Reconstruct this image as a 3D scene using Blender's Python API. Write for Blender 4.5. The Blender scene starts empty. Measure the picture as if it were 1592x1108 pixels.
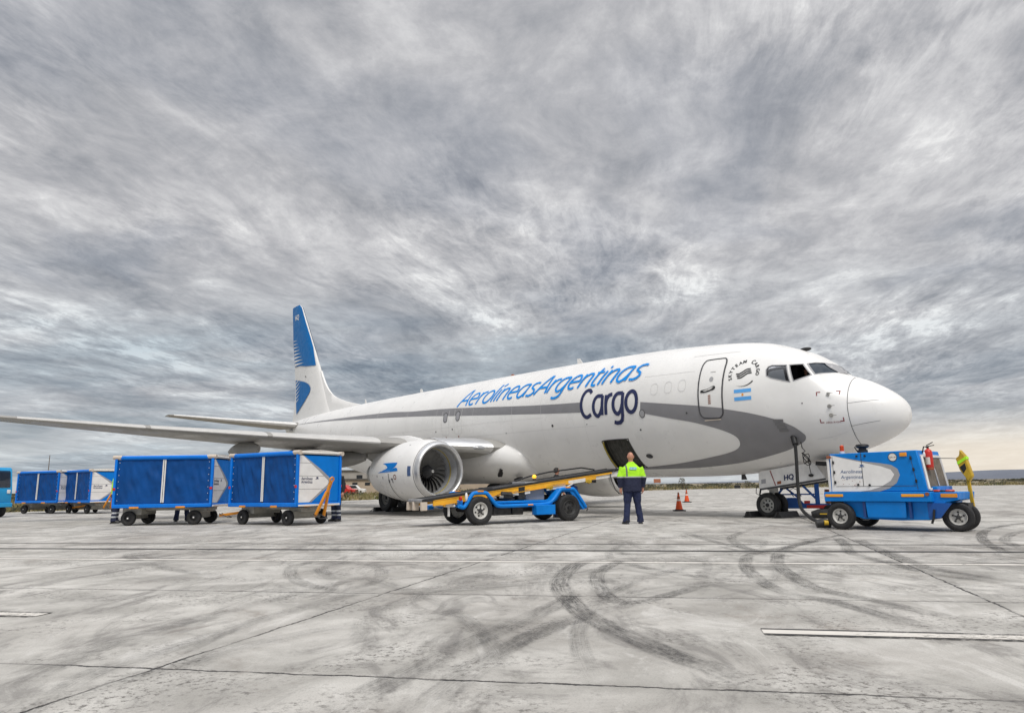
import bpy, bmesh, math, random
from mathutils import Vector, Matrix, Euler, noise as mnoise
from mathutils.geometry import tessellate_polygon

# ------------------------------------------------------------------ camera, sky, sun, exposure
sc = bpy.context.scene
COL = sc.collection
random.seed(7)
R = math.radians
PI = math.pi
EQ = Matrix.Identity(3)

def setup_camera():
    f, pitch, roll, h = 1100.0, R(10.35), R(-.85), .98
    cp, sp = math.cos(pitch), math.sin(pitch)
    fw = Vector((0, cp, sp)); rt = Vector((1, 0, 0)); up = rt.cross(fw)
    r2 = rt * math.cos(roll) + up * math.sin(roll); u2 = r2.cross(fw)
    cam = bpy.data.cameras.new('camera'); o = bpy.data.objects.new('camera', cam); COL.objects.link(o)
    M = Matrix((r2, u2, -fw)).transposed().to_4x4(); M.translation = (0, 0, h)
    o.matrix_world = M
    cam.sensor_width = 36; cam.lens = 36 * f / 1592
    cam.clip_start = .1; cam.clip_end = 60000
    sc.camera = o
setup_camera()

SUN_EL, SUN_AZ = R(54), R(168)          # azimuth measured clockwise from +Y: behind the camera, slightly right
class NT:
    """small helper to wire shader nodes"""
    def __init__(s, tree):
        s.t = tree; tree.nodes.clear()
    def n(s, typ, **kw):
        nd = s.t.nodes.new(typ)
        for k, v in kw.items():
            if k == 'i':
                for kk, vv in v.items():
                    if hasattr(vv, 'is_output') or isinstance(vv, bpy.types.NodeSocket): s.t.links.new(vv, nd.inputs[kk])
                    else: nd.inputs[kk].default_value = vv
            else: setattr(nd, k, v)
        return nd
    def link(s, a, b): s.t.links.new(a, b)
    def math(s, op, a, b=None, c=None, clamp=False):
        nd = s.t.nodes.new('ShaderNodeMath'); nd.operation = op; nd.use_clamp = clamp
        for k, v in enumerate((a, b, c)):
            if v is None: continue
            if isinstance(v, (int, float)): nd.inputs[k].default_value = v
            else: s.t.links.new(v, nd.inputs[k])
        return nd.outputs[0]
    def vmath(s, op, a, b=None):
        nd = s.t.nodes.new('ShaderNodeVectorMath'); nd.operation = op
        for k, v in enumerate((a, b)):
            if v is None: continue
            if isinstance(v, (tuple, list)): nd.inputs[k].default_value = v
            else: s.t.links.new(v, nd.inputs[k])
        return nd.outputs[0]
    def mix(s, fac, a, b, blend='MIX'):
        nd = s.t.nodes.new('ShaderNodeMix'); nd.data_type = 'RGBA'; nd.blend_type = blend; nd.clamp_factor = True
        for idx, v in ((0, fac), (6, a), (7, b)):
            if isinstance(v, (int, float)): nd.inputs[idx].default_value = v
            elif isinstance(v, (tuple, list)): nd.inputs[idx].default_value = (*v[:3], 1)
            else: s.t.links.new(v, nd.inputs[idx])
        return nd.outputs[2]
    def noise(s, vec, scale, detail=4, rough=.55, dist=0.0, out=0, dim='3D'):
        nd = s.t.nodes.new('ShaderNodeTexNoise'); nd.noise_dimensions = dim
        if vec is not None: s.t.links.new(vec, nd.inputs['Vector'])
        nd.inputs['Scale'].default_value = scale; nd.inputs['Detail'].default_value = detail
        nd.inputs['Roughness'].default_value = rough; nd.inputs['Distortion'].default_value = dist
        return nd.outputs[out]
    def ramp(s, fac, stops, interp='LINEAR'):
        nd = s.t.nodes.new('ShaderNodeValToRGB'); cr = nd.color_ramp; cr.interpolation = interp
        while len(cr.elements) > 1: cr.elements.remove(cr.elements[0])
        for k, (p, c) in enumerate(stops):
            e = cr.elements[0] if k == 0 else cr.elements.new(p)
            e.position = p
            if isinstance(c, (int, float)): c = (c, c, c)
            e.color = (*c[:3], 1)
        s.t.links.new(fac, nd.inputs[0])
        return nd.outputs[0]
    def maprange(s, v, a, b, c=0.0, d=1.0, smooth=True):
        nd = s.t.nodes.new('ShaderNodeMapRange'); nd.interpolation_type = 'SMOOTHSTEP' if smooth else 'LINEAR'
        s.t.links.new(v, nd.inputs[0])
        for k, x in enumerate((a, b, c, d)): nd.inputs[k + 1].default_value = x
        return nd.outputs[0]

def setup_world():
    w = bpy.data.worlds.new('World'); sc.world = w; w.use_nodes = True
    N = NT(w.node_tree)
    out = N.n('ShaderNodeOutputWorld'); bg = N.n('ShaderNodeBackground'); bg.inputs['Strength'].default_value = .1
    N.link(bg.outputs[0], out.inputs[0])
    sky = N.n('ShaderNodeTexSky', sky_type='NISHITA', sun_disc=False, sun_elevation=SUN_EL, sun_rotation=SUN_AZ)
    d = N.n('ShaderNodeTexCoord').outputs['Generated']
    sep = N.n('ShaderNodeSeparateXYZ'); N.link(d, sep.inputs[0])
    x, y, z = sep.outputs
    zc = N.math('MAXIMUM', z, 0.0)
    inv = N.math('DIVIDE', 1.0, N.math('ADD', zc, .075))
    # cloud deck coordinates: p along the wind (towards azimuth 8 deg), q across it
    ca, sa = math.cos(R(12)), math.sin(R(12))
    q0 = N.math('MULTIPLY', N.math('SUBTRACT', N.math('MULTIPLY', x, ca), N.math('MULTIPLY', y, sa)), inv)
    p0 = N.math('MULTIPLY', N.math('ADD', N.math('MULTIPLY', y, ca), N.math('MULTIPLY', x, sa)), inv)
    def cvec(sq, sp, off):
        c = N.n('ShaderNodeCombineXYZ')
        N.link(N.math('MULTIPLY', q0, sq), c.inputs[0]); N.link(N.math('MULTIPLY', p0, sp), c.inputs[1]); c.inputs[2].default_value = off
        return c.outputs[0]
    # slow warp so the streaks bend
    warp = N.noise(cvec(1, 1, 3.1), .6, 3, .5, out=1)
    wv = N.vmath('MULTIPLY', N.vmath('SUBTRACT', warp, (.5, .5, .5)), (1.0, 1.0, .6))
    def wvec(sq, sp, off, k=1.0):
        return N.vmath('ADD', cvec(sq, sp, off), N.vmath('MULTIPLY', wv, (k, k, k)))
    big = N.noise(wvec(.95, .60, 8.9), 1.0, 3, .5)
    streak = N.noise(wvec(2.8, 1.05, 9.2, 1.8), 1.0, 8, .60, .6)
    puff = N.noise(wvec(4.2, 3.6, 7.7, 1.4), 1.0, 9, .66, .35)
    fine = N.noise(wvec(14, 8.5, 4.4, 3.5), 1.0, 8, .70, .4)
    # crisp filaments where the deck breaks into ripples
    rid = N.noise(wvec(6.0, 2.3, 2.9, 1.9), 1.0, 8, .64, .5)
    rid = N.math('SUBTRACT', 1.0, N.math('MULTIPLY', N.math('ABSOLUTE', N.math('SUBTRACT', rid, .5)), 6.0), clamp=True)
    rid2 = N.noise(wvec(13, 4.2, 6.1, 3.0), 1.0, 7, .66, .5)
    rid2 = N.math('SUBTRACT', 1.0, N.math('MULTIPLY', N.math('ABSOLUTE', N.math('SUBTRACT', rid2, .5)), 6.0), clamp=True)
    ripm = N.maprange(N.noise(wvec(1.3, .9, 12.2), 1.0, 4, .55), .40, .62)
    v = N.math('ADD', N.math("MULTIPLY", big, .70), N.math('MULTIPLY', streak, .50))
    v = N.math('ADD', v, N.math('MULTIPLY', puff, .50))
    v = N.math('ADD', v, N.math('MULTIPLY', fine, .22))
    r = N.math('MULTIPLY', N.math('ADD', N.math('MULTIPLY', N.math('SUBTRACT', rid, .42), .12), N.math('MULTIPLY', N.math('SUBTRACT', rid2, .42), .085)), N.math('ADD', N.math('MULTIPLY', ripm, .85), .25))
    v = N.math('ADD', v, r)                                                      # mean about .89
    cloud = N.ramp(N.maprange(v, .735, 1.215, 0, 1, False),
                   [(0, (.205, .215, .240)), (.25, (.28, .288, .310)), (.5, (.378, .380, .397)), (.75, (.505, .505, .515)), (1, (.72, .72, .715))])
    # gaps: the thinnest cloud lets the blue through, low over the horizon
    gap = N.math('MULTIPLY', N.maprange(big, .50, .38), .07)
    base = N.mix(gap, N.vmath('MULTIPLY', cloud, (10, 10, 10)), sky.outputs[0])
    # distant cloud base, seen through more air: blue-grey band with paler layers, then a pale horizon
    lay = N.noise(cvec(.30, .55, 5.5), 1.0, 5, .6)
    lowb = N.math('MULTIPLY', N.maprange(zc, .34, .17), N.maprange(lay, .62, .40, .35, 1.0))
    leftw = N.maprange(x, .35, .05, .45, 1.0)
    base = N.mix(N.math('MULTIPLY', N.math('MULTIPLY', lowb, leftw), .95), base, N.vmath('MULTIPLY', base, (.60, .69, .755)))
    pale = N.math('MULTIPLY', N.maprange(zc, .125, .015), N.maprange(lay, .32, .55))
    rightw = N.math('MULTIPLY', N.maprange(x, .28, .54), N.maprange(zc, .105, .03))
    palec = N.mix(rightw, (4.7, 4.95, 5.05), (7.1, 6.35, 5.3))
    base = N.mix(N.math('MAXIMUM', N.math('MULTIPLY', pale, .72), N.math('MULTIPLY', rightw, .80)), base, palec)
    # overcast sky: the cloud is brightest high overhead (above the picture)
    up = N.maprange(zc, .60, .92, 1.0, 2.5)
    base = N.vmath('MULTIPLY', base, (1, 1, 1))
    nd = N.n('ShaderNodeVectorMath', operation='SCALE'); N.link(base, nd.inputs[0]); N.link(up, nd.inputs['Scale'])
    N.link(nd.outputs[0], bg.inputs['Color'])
setup_world()
sun = bpy.data.lights.new('sun', 'SUN'); sun.energy = 1.5; sun.angle = R(20); sun.color = (1, .965, .91)
so = bpy.data.objects.new('sun', sun); COL.objects.link(so)
so.rotation_euler = Vector((-math.sin(SUN_AZ) * math.cos(SUN_EL), -math.cos(SUN_AZ) * math.cos(SUN_EL), -math.sin(SUN_EL))).to_track_quat('-Z', 'Y').to_euler()
sc.view_settings.view_transform = 'Standard'; sc.view_settings.look = 'None'
sc.view_settings.exposure = .39; sc.view_settings.gamma = 1
sc.cycles.max_bounces = 8; sc.cycles.transparent_max_bounces = 24

# ------------------------------------------------------------------ materials
def mat(name, color, rough=.5, metal=0.0, var=.12, vscale=3.0, bump=0.0, bscale=40.0, coat=0.0, emit=None, spec=None, dirt=0.0):
    m = bpy.data.materials.new(name); m.use_nodes = True
    N = NT(m.node_tree)
    out = N.n('ShaderNodeOutputMaterial'); b = N.n('ShaderNodeBsdfPrincipled'); N.link(b.outputs[0], out.inputs[0])
    tc = N.n('ShaderNodeTexCoord').outputs['Object']
    nz = N.noise(tc, vscale, 6, .6)
    c = N.mix(N.maprange(nz, .3, .7), tuple(k * (1 - var) for k in color), tuple(min(1, k * (1 + var)) for k in color))
    if dirt:
        dz = N.noise(tc, 1.3, 8, .7, .4)
        c = N.mix(N.math('MULTIPLY', N.maprange(dz, .52, .78), dirt), c, (.16, .13, .10))
    N.link(c, b.inputs['Base Color'])
    N.link(N.maprange(N.noise(tc, vscale * 2.3, 4), .3, .7, max(.02, rough - .08), min(1, rough + .10)), b.inputs['Roughness'])
    b.inputs['Metallic'].default_value = metal
    if coat: b.inputs['Coat Weight'].default_value = coat; b.inputs['Coat Roughness'].default_value = .12
    if spec is not None: b.inputs['Specular IOR Level'].default_value = spec
    if emit:
        b.inputs['Emission Color'].default_value = (*color, 1); b.inputs['Emission Strength'].default_value = emit
    if bump:
        bn = N.n('ShaderNodeBump'); bn.inputs['Strength'].default_value = bump; bn.inputs['Distance'].default_value = .01
        N.link(N.noise(tc, bscale, 6, .6), bn.inputs['Height']); N.link(bn.outputs[0], b.inputs['Normal'])
    return m

M = {}
def mk(name, *a, **k): M[name] = mat(name, *a, **k)
mk('white_paint', (.80, .79, .77), .34, 0, .035, .8, dirt=.07)
mk('white_metal', (.72, .71, .69), .5, 0, .08, 4, dirt=.15)
mk('grey_paint', (.225, .222, .232), .38, 0, .05, 2)
mk('wing_grey', (.31, .30, .28), .45, 0, .08, 1.2, dirt=.12)
mk('bare_metal', (.66, .66, .66), .38, .85, .06, 3)
mk('dull_metal', (.42, .41, .39), .42, .8, .12, 5)
mk('duct_grey', (.42, .43, .45), .40, .2, .08, 4)
mk('fan_dark', (.075, .076, .08), .5, .3, .2, 6)
mk('livery_blue', (.001, .14, .42), .42, 0, .05, 2, spec=.2)
mk('bird_blue', (.003, .19, .60), .4, 0, .05, 2, spec=.2)
mk('letter_blue', (.003, .26, .74), .42, 0, .05, 2, spec=.2)
mk('letter_faded', (.075, .13, .27), .5, 0, .3, 40)
mk('letter_navy', (.012, .020, .085), .35, 0, .05, 2)
mk('flag_blue', (.10, .38, .80), .4, 0, .04, 2)
mk('screen_glass', (.022, .034, .050), .10, 0, .1, 3, spec=.35)
mk('slat_grey', (.52, .51, .49), .45, 0, .06, 2)
mk('fan_blade', (.26, .255, .245), .6, .3, .12, 6)
mk('black', (.012, .012, .013), .55, 0, .2, 6)
mk('dark_seal', (.05, .05, .055), .6, 0, .1, 6)
mk('seam_grey', (.30, .30, .30), .6, 0, .1, 6)
mk('thin_seam', (.66, .655, .645), .6, 0, .1, 6)
mk('red_mark', (.22, .025, .025), .5, 0, .1, 6)
mk('rubber', (.017, .017, .018), .72, 0, .35, 9, bump=.25, bscale=70, dirt=.25)
mk('rim_white', (.60, .59, .56), .45, 0, .1, 8, dirt=.35)
mk('rim_dark', (.05, .05, .05), .5, .2, .2, 8)
mk('gear_grey', (.36, .36, .34), .45, .2, .12, 8, dirt=.3)
mk('frame_blue', (.001, .175, .68), .42, 0, .08, 3, dirt=.05, spec=.25)
mk('gpu_blue', (.001, .195, .62), .40, 0, .09, 2.5, dirt=.16, spec=.25)
mk('loader_blue', (.001, .195, .65), .40, 0, .09, 3, dirt=.18, spec=.25)
mk('dark_blue', (.008, .05, .21), .45, 0, .1, 3)
mk('stand_blue', (.002, .085, .36), .45, 0, .1, 3, dirt=.1)
mk('tractor_blue', (.010, .30, .62), .4, 0, .06, 2)
mk('tarp_blue', (.001, .060, .240), .55, 0, .18, 2.2, bump=.2, bscale=14, spec=.22)
mk('panel_blue', (.001, .185, .64), .45, 0, .08, 3, spec=.2)
mk('panel_white', (.80, .79, .775), .5, 0, .06, 3, dirt=.1)
mk('roof_white', (.74, .71, .66), .6, 0, .06, 3, dirt=.12)
mk('beige', (.58, .50, .42), .6, 0, .08, 6, dirt=.15)
mk('vent_grey', (.165, .163, .168), .5, 0, .05, 6)
mk('panel_grey', (.34, .34, .35), .45, 0, .06, 3)
mk('chassis', (.42, .405, .36), .6, .1, .15, 6, dirt=.3)
mk('orange', (.72, .27, .015), .45, 0, .12, 5, dirt=.12)
mk('amber', (.80, .30, .02), .35, 0, .08, 8)
mk('reflect_yellow', (.85, .36, .02), .35, 0, .06, 8)
mk('boom_yellow', (.80, .40, .022), .42, 0, .12, 4, dirt=.15)
mk('bar_yellow', (.52, .33, .015), .5, 0, .15, 5, dirt=.25)
mk('belt_black', (.016, .016, .018), .62, 0, .3, 8, bump=.3, bscale=60)
mk('red', (.55, .025, .018), .35, 0, .1, 6)
mk('rust', (.24, .07, .03), .65, 0, .3, 8)
mk('cone_orange', (.72, .085, .012), .5, 0, .1, 8)
mk('beacon_orange', (.55, .05, .008), .25, 0, .08, 9)
mk('mesh_brown', (.17, .14, .105), .75, .1, .2, 9, bump=.6, bscale=160)
mk('pale_sticker', (.74, .70, .66), .5, 0, .05, 6)
mk('skin', (.48, .225, .15), .5, 0, .1, 14)
mk('hair', (.02, .016, .013), .7, 0, .2, 30)
mk('navy_cloth', (.012, .016, .045), .85, 0, .22, 9, bump=.3, bscale=35)
mk('trouser_cloth', (.013, .020, .062), .85, 0, .22, 9, bump=.3, bscale=35)
mk('dark_cloth', (.015, .015, .018), .85, 0, .25, 9, bump=.3, bscale=35)
mk('hivis', (.42, .86, .02), .65, 0, .07, 10, bump=.25, bscale=30)
mk('silver_tape', (.40, .41, .40), .4, .2, .08, 12)
mk('shoe_black', (.012, .011, .011), .4, 0, .2, 12)
mk('liner', (.062, .060, .052), .85, 0, .25, 6, bump=.4, bscale=12)
mk('cockpit_grey', (.05, .05, .055), .8, 0, .2, 5)
mk('shade_grey', (.34, .34, .36), .6, 0, .06, 3)
mk('seal_yellow', (.40, .31, .05), .6, 0, .1, 6)
mk('building_tan', (.44, .36, .275), .85, 0, .08, .5)
mk('building_grey', (.36, .34, .31), .85, 0, .08, .5)
mk('roof_dark', (.10, .095, .09), .8, 0, .15, 1)
mk('window_dark', (.02, .022, .026), .2, 0, .1, 2)
mk('wood', (.16, .12, .085), .85, 0, .2, 4)
mk('sign_orange', (.42, .16, .09), .7, 0, .1, 3)
mk('engine_block', (.03, .03, .032), .5, .3, .4, 9, dirt=.3)
mk('line_white', (.74, .70, .645), .7, 0, .06, 4, dirt=.22)
mk('line_black', (.05, .048, .046), .8, 0, .3, 5)

def glass(name, tint, alpha):
    m = bpy.data.materials.new(name); m.use_nodes = True; N = NT(m.node_tree)
    out = N.n('ShaderNodeOutputMaterial')
    tr = N.n('ShaderNodeBsdfTransparent'); tr.inputs[0].default_value = (*tint, 1)
    gl = N.n('ShaderNodeBsdfGlossy'); gl.inputs['Roughness'].default_value = .03; gl.inputs[0].default_value = (1, 1, 1, 1)
    fr = N.n('ShaderNodeFresnel'); fr.inputs[0].default_value = 1.5
    f = N.math('ADD', N.math('MULTIPLY', fr.outputs[0], .55), alpha, clamp=True)
    mx = N.n('ShaderNodeMixShader'); N.link(f, mx.inputs[0]); N.link(tr.outputs[0], mx.inputs[1]); N.link(gl.outputs[0], mx.inputs[2])
    N.link(mx.outputs[0], out.inputs[0]); M[name] = m
glass('clear_glass', (.55, .58, .60), .02)
glass('shiny_glass', (.16, .19, .22), .06)

# ------------------------------------------------------------------ mesh helpers
class MB:
    """collects shapes; build() links them as ONE mesh object"""
    def __init__(s): s.v = []; s.f = []; s.m = []
    def add(s, vs, fs, mi=0):
        o = len(s.v); s.v += [Vector(p) for p in vs]; s.f += [[i + o for i in f] for f in fs]; s.m += [mi] * len(fs); return s
    def box(s, c, d, rot=None, mi=0, taper=1.0):
        hx, hy, hz = d[0] / 2, d[1] / 2, d[2] / 2
        vs = [Vector((sx * hx * (taper if sz > 0 else 1), sy * hy * (taper if sz > 0 else 1), sz * hz)) for sz in (-1, 1) for sy in (-1, 1) for sx in (-1, 1)]
        if rot is not None:
            r = Euler(rot).to_matrix() if not isinstance(rot, Matrix) else rot
            vs = [r @ p for p in vs]
        vs = [p + Vector(c) for p in vs]
        return s.add(vs, [(0, 2, 3, 1), (4, 5, 7, 6), (0, 1, 5, 4), (2, 6, 7, 3), (0, 4, 6, 2), (1, 3, 7, 5)], mi)
    def bar(s, p0, p1, w, h, mi=0, up=(0, 0, 1)):
        p0, p1 = Vector(p0), Vector(p1); d = p1 - p0; L = d.length; x = d.normalized()
        u = Vector(up); y = u.cross(x)
        if y.length < 1e-4: y = Vector((0, 1, 0)).cross(x)
        y.normalize(); z = x.cross(y)
        return s.box((p0 + p1) / 2, (L, w, h), Matrix((x, y, z)).transposed(), mi)
    def tube(s, pts, r, n=10, mi=0, caps=True):
        pts = [Vector(p) for p in pts]; rs = r if isinstance(r, (list, tuple)) else [r] * len(pts)
        t = [(pts[min(i + 1, len(pts) - 1)] - pts[max(i - 1, 0)]).normalized() for i in range(len(pts))]
        a = t[0].orthogonal().normalized(); vs = []
        for i, p in enumerate(pts):
            a = (a - t[i] * a.dot(t[i])).normalized(); b = t[i].cross(a)
            vs += [p + (a * math.cos(2 * PI * k / n) + b * math.sin(2 * PI * k / n)) * rs[i] for k in range(n)]
        fs = [(i * n + k, i * n + (k + 1) % n, (i + 1) * n + (k + 1) % n, (i + 1) * n + k) for i in range(len(pts) - 1) for k in range(n)]
        if caps: fs += [tuple(range(n))[::-1], tuple((len(pts) - 1) * n + k for k in range(n))]
        return s.add(vs, fs, mi)
    def cyl(s, p0, p1, r, n=20, mi=0, r1=None): return s.tube([p0, p1], [r, r if r1 is None else r1], n, mi)
    def lathe(s, prof, c, ax, n=32, mi=0, squash=None, closed=False):
        """prof: (distance along axis, radius)"""
        ax = Vector(ax).normalized(); a = ax.orthogonal().normalized()
        if abs(ax.z) < .99: a = Vector((0, 0, 1)); a = (a - ax * a.dot(ax)).normalized()
        b = ax.cross(a); vs = []; c = Vector(c)
        for h, r in prof:
            for k in range(n):
                o = (a * math.cos(2 * PI * k / n) + b * math.sin(2 * PI * k / n)) * r
                if squash and o.z < 0: o.z *= squash
                vs.append(c + ax * h + o)
        L = len(prof)
        fs = [(i * n + k, i * n + (k + 1) % n, ((i + 1) % L) * n + (k + 1) % n, ((i + 1) % L) * n + k) for i in range(L if closed else L - 1) for k in range(n)]
        return s.add(vs, fs, mi)
    def prism(s, poly, fn, t0, t1, mi=0):
        """poly of 2-D points, fn(u, v, t) -> 3-D; solid between t0 and t1"""
        n = len(poly); vs = [fn(u, v, t) for t in (t0, t1) for u, v in poly]
        fs = [(k, (k + 1) % n, n + (k + 1) % n, n + k) for k in range(n)]
        tris = tessellate_polygon([[Vector((u, v, 0)) for u, v in poly]])
        fs += [tuple(t) for t in tris] + [tuple(n + i for i in t) for t in tris]
        return s.add(vs, fs, mi)
    def loft(s, rings, mi=0, caps=True, closed=True):
        n = len(rings[0]); vs = [p for r in rings for p in r]; K = n if closed else n - 1
        fs = [(i * n + k, i * n + (k + 1) % n, (i + 1) * n + (k + 1) % n, (i + 1) * n + k) for i in range(len(rings) - 1) for k in range(K)]
        if caps: fs += [tuple(range(n))[::-1], tuple((len(rings) - 1) * n + k for k in range(n))]
        return s.add(vs, fs, mi)
    def ball(s, c, r, mi=0, n=12):
        r = r if isinstance(r, (tuple, list)) else (r, r, r); c = Vector(c); vs = []
        for i in range(1, n):
            th = PI * i / n
            vs += [c + Vector((r[0] * math.sin(th) * math.cos(2 * PI * k / n), r[1] * math.sin(th) * math.sin(2 * PI * k / n), r[2] * math.cos(th))) for k in range(n)]
        vs += [c + Vector((0, 0, r[2])), c - Vector((0, 0, r[2]))]
        L = n - 1; fs = [(i * n + k, (i + 1) * n + k, (i + 1) * n + (k + 1) % n, i * n + (k + 1) % n) for i in range(L - 1) for k in range(n)]
        T = L * n; fs += [(T, k, (k + 1) % n) for k in range(n)] + [(T + 1, (L - 1) * n + (k + 1) % n, (L - 1) * n + k) for k in range(n)]
        return s.add(vs, fs, mi)
    def build(s, name, mats, parent=None, smooth=40, bevel=0.0, fix=True):
        me = bpy.data.meshes.new(name)
        me.from_pydata([tuple(p) for p in s.v], [], s.f)
        for m in (mats if isinstance(mats, (list, tuple)) else [mats]): me.materials.append(M[m] if isinstance(m, str) else m)
        for p, mi in zip(me.polygons, s.m): p.material_index = mi
        if fix:
            bm = bmesh.new(); bm.from_mesh(me); bmesh.ops.recalc_face_normals(bm, faces=bm.faces); bm.to_mesh(me); bm.free()
        me.update()
        o = bpy.data.objects.new(name, me); COL.objects.link(o)
        if parent: o.parent = parent
        if smooth:
            me.shade_smooth(); me.set_sharp_from_angle(angle=R(smooth))
        if bevel:
            b = o.modifiers.new('bevel', 'BEVEL'); b.width = bevel; b.segments = 2; b.limit_method = 'ANGLE'; b.angle_limit = R(40)
        return o

def empty(name, label, cat, loc=(0, 0, 0), rz=0.0, group=None):
    o = bpy.data.objects.new(name, None); COL.objects.link(o); o.empty_display_size = .2
    o.location = loc; o.rotation_euler = (0, 0, rz); tag(o, label, cat, group); return o
def tag(o, label, cat, group=None, kind=None):
    o['label'] = label; o['category'] = cat
    if group: o['group'] = group
    if kind: o['kind'] = kind
    return o
def copy_tree(o, parent=None):
    c = o.copy(); COL.objects.link(c)
    if parent: c.parent = parent
    for ch in list(o.children): copy_tree(ch, c)
    return c
def bm_obj(bm, name, mats, parent, smooth=40):
    me = bpy.data.meshes.new(name); bm.to_mesh(me); bm.free()
    for m in (mats if isinstance(mats, (list, tuple)) else [mats]): me.materials.append(M[m] if isinstance(m, str) else m)
    o = bpy.data.objects.new(name, me); COL.objects.link(o); o.parent = parent
    if smooth: me.shade_smooth(); me.set_sharp_from_angle(angle=R(smooth))
    return o

# flat shapes -------------------------------------------------------
def text_polys(s, size=1.0, bold=0.0):
    """triangles of a line of text, 2-D, baseline at 0"""
    cu = bpy.data.curves.new('lettering_source', 'FONT'); cu.body = s; cu.size = size; cu.offset = bold; cu.resolution_u = 3
    ob = bpy.data.objects.new('lettering_source', cu); COL.objects.link(ob)
    bpy.context.view_layer.update()
    dg = bpy.context.evaluated_depsgraph_get(); me = ob.evaluated_get(dg).to_mesh()
    vs = [(v.co.x, v.co.y) for v in me.vertices]; fs = [tuple(p.vertices) for p in me.polygons]
    ob.evaluated_get(dg).to_mesh_clear(); bpy.data.objects.remove(ob); bpy.data.curves.remove(cu)
    return vs, fs
def text_width(vs): return min(p[0] for p in vs), max(p[0] for p in vs)
def ribbon(pts, w, taper=False):
    """a stroke of width w along 2-D points -> verts, faces"""
    n = len(pts); closed = (pts[0] == pts[-1]); L = []; Rr = []
    for i in range(n):
        a = Vector(pts[(i - 1) % (n - 1)] if closed else pts[max(i - 1, 0)]); b = Vector(pts[i]); c = Vector(pts[(i + 1) % (n - 1) if closed and i == n - 1 else min(i + 1, n - 1)])
        d0 = (b - a).normalized() if (b - a).length > 1e-9 else (c - b).normalized(); d1 = (c - b).normalized() if (c - b).length > 1e-9 else d0
        t = (d0 + d1).normalized() if (d0 + d1).length > 1e-6 else d0; nn = Vector((-t.y, t.x)); k = max(.55, nn.dot(Vector((-d0.y, d0.x))))
        ww = w / 2 / k
        L.append(tuple(b + nn * ww)); Rr.append(tuple(b - nn * ww))
    return L + Rr, [(i, n + i, n + i + 1, i + 1) for i in range(n - 1)]
def arc(cx, cy, rx, ry, a0, a1, n=14): return [(cx + rx * math.cos(R(a0 + (a1 - a0) * k / n)), cy + ry * math.sin(R(a0 + (a1 - a0) * k / n))) for k in range(n + 1)]
def polyshape(pts):
    return list(pts), [tuple(t) for t in tessellate_polygon([[Vector((a, b, 0)) for a, b in pts]])]
def rrect(x0, y0, x1, y1, r, n=5):
    return arc(x1 - r, y1 - r, r, r, 0, 90, n) + arc(x0 + r, y1 - r, r, r, 90, 180, n) + arc(x0 + r, y0 + r, r, r, 180, 270, n) + arc(x1 - r, y0 + r, r, r, 270, 360, n)
def spline(pts, k=6, closed=False):
    out = []; n = len(pts)
    for i in range(n if closed else n - 1):
        if closed: p = [pts[(i + j - 1) % n] for j in range(4)]
        else: p = [pts[max(i - 1, 0)], pts[i], pts[i + 1], pts[min(i + 2, n - 1)]]
        for s in range(k):
            t = s / k
            out.append(tuple(.5 * (2 * p[1][c] + (p[2][c] - p[0][c]) * t + (2 * p[0][c] - 5 * p[1][c] + 4 * p[2][c] - p[3][c]) * t * t + (3 * p[1][c] - p[0][c] - 3 * p[2][c] + p[3][c]) * t ** 3) for c in range(len(pts[0]))))
    if not closed: out.append(tuple(pts[-1]))
    return out
def decal(shapes, fn, name, mats, parent, step=0.0, lift=.0005):
    """shapes: (verts2d, faces[, material index]); fn(u, v, layer) -> 3-D; step: subdivide so it follows a curved surface"""
    bm = bmesh.new(); lay = bm.verts.layers.int.new('layer')
    for k, sh in enumerate(shapes):
        vs = [bm.verts.new((p[0], p[1], 0)) for p in sh[0]]
        for v in vs: v[lay] = k
        for f in sh[1]:
            try: fc = bm.faces.new([vs[i] for i in f]); fc.material_index = sh[2] if len(sh) > 2 else 0
            except ValueError: pass
    if step:
        for ax in (0, 1):
            lo = min(v.co[ax] for v in bm.verts); hi = max(v.co[ax] for v in bm.verts); st = step if isinstance(step, (int, float)) else step[ax]
            c = math.floor(lo / st) * st + st
            while c < hi:
                co = Vector((0, 0, 0)); co[ax] = c; no = Vector((0, 0, 0)); no[ax] = 1
                bmesh.ops.bisect_plane(bm, geom=bm.verts[:] + bm.edges[:] + bm.faces[:], plane_co=co, plane_no=no, dist=1e-5); c += st
    # new verts inherit the layer from a neighbour in their face
    for f in bm.faces:
        L = max(v[lay] for v in f.verts)
        for v in f.verts: v[lay] = max(v[lay], L)
    for v in bm.verts: v.co = fn(v.co.x, v.co.y, v[lay] * lift)
    return bm_obj(bm, name, mats, parent, 60)

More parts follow.
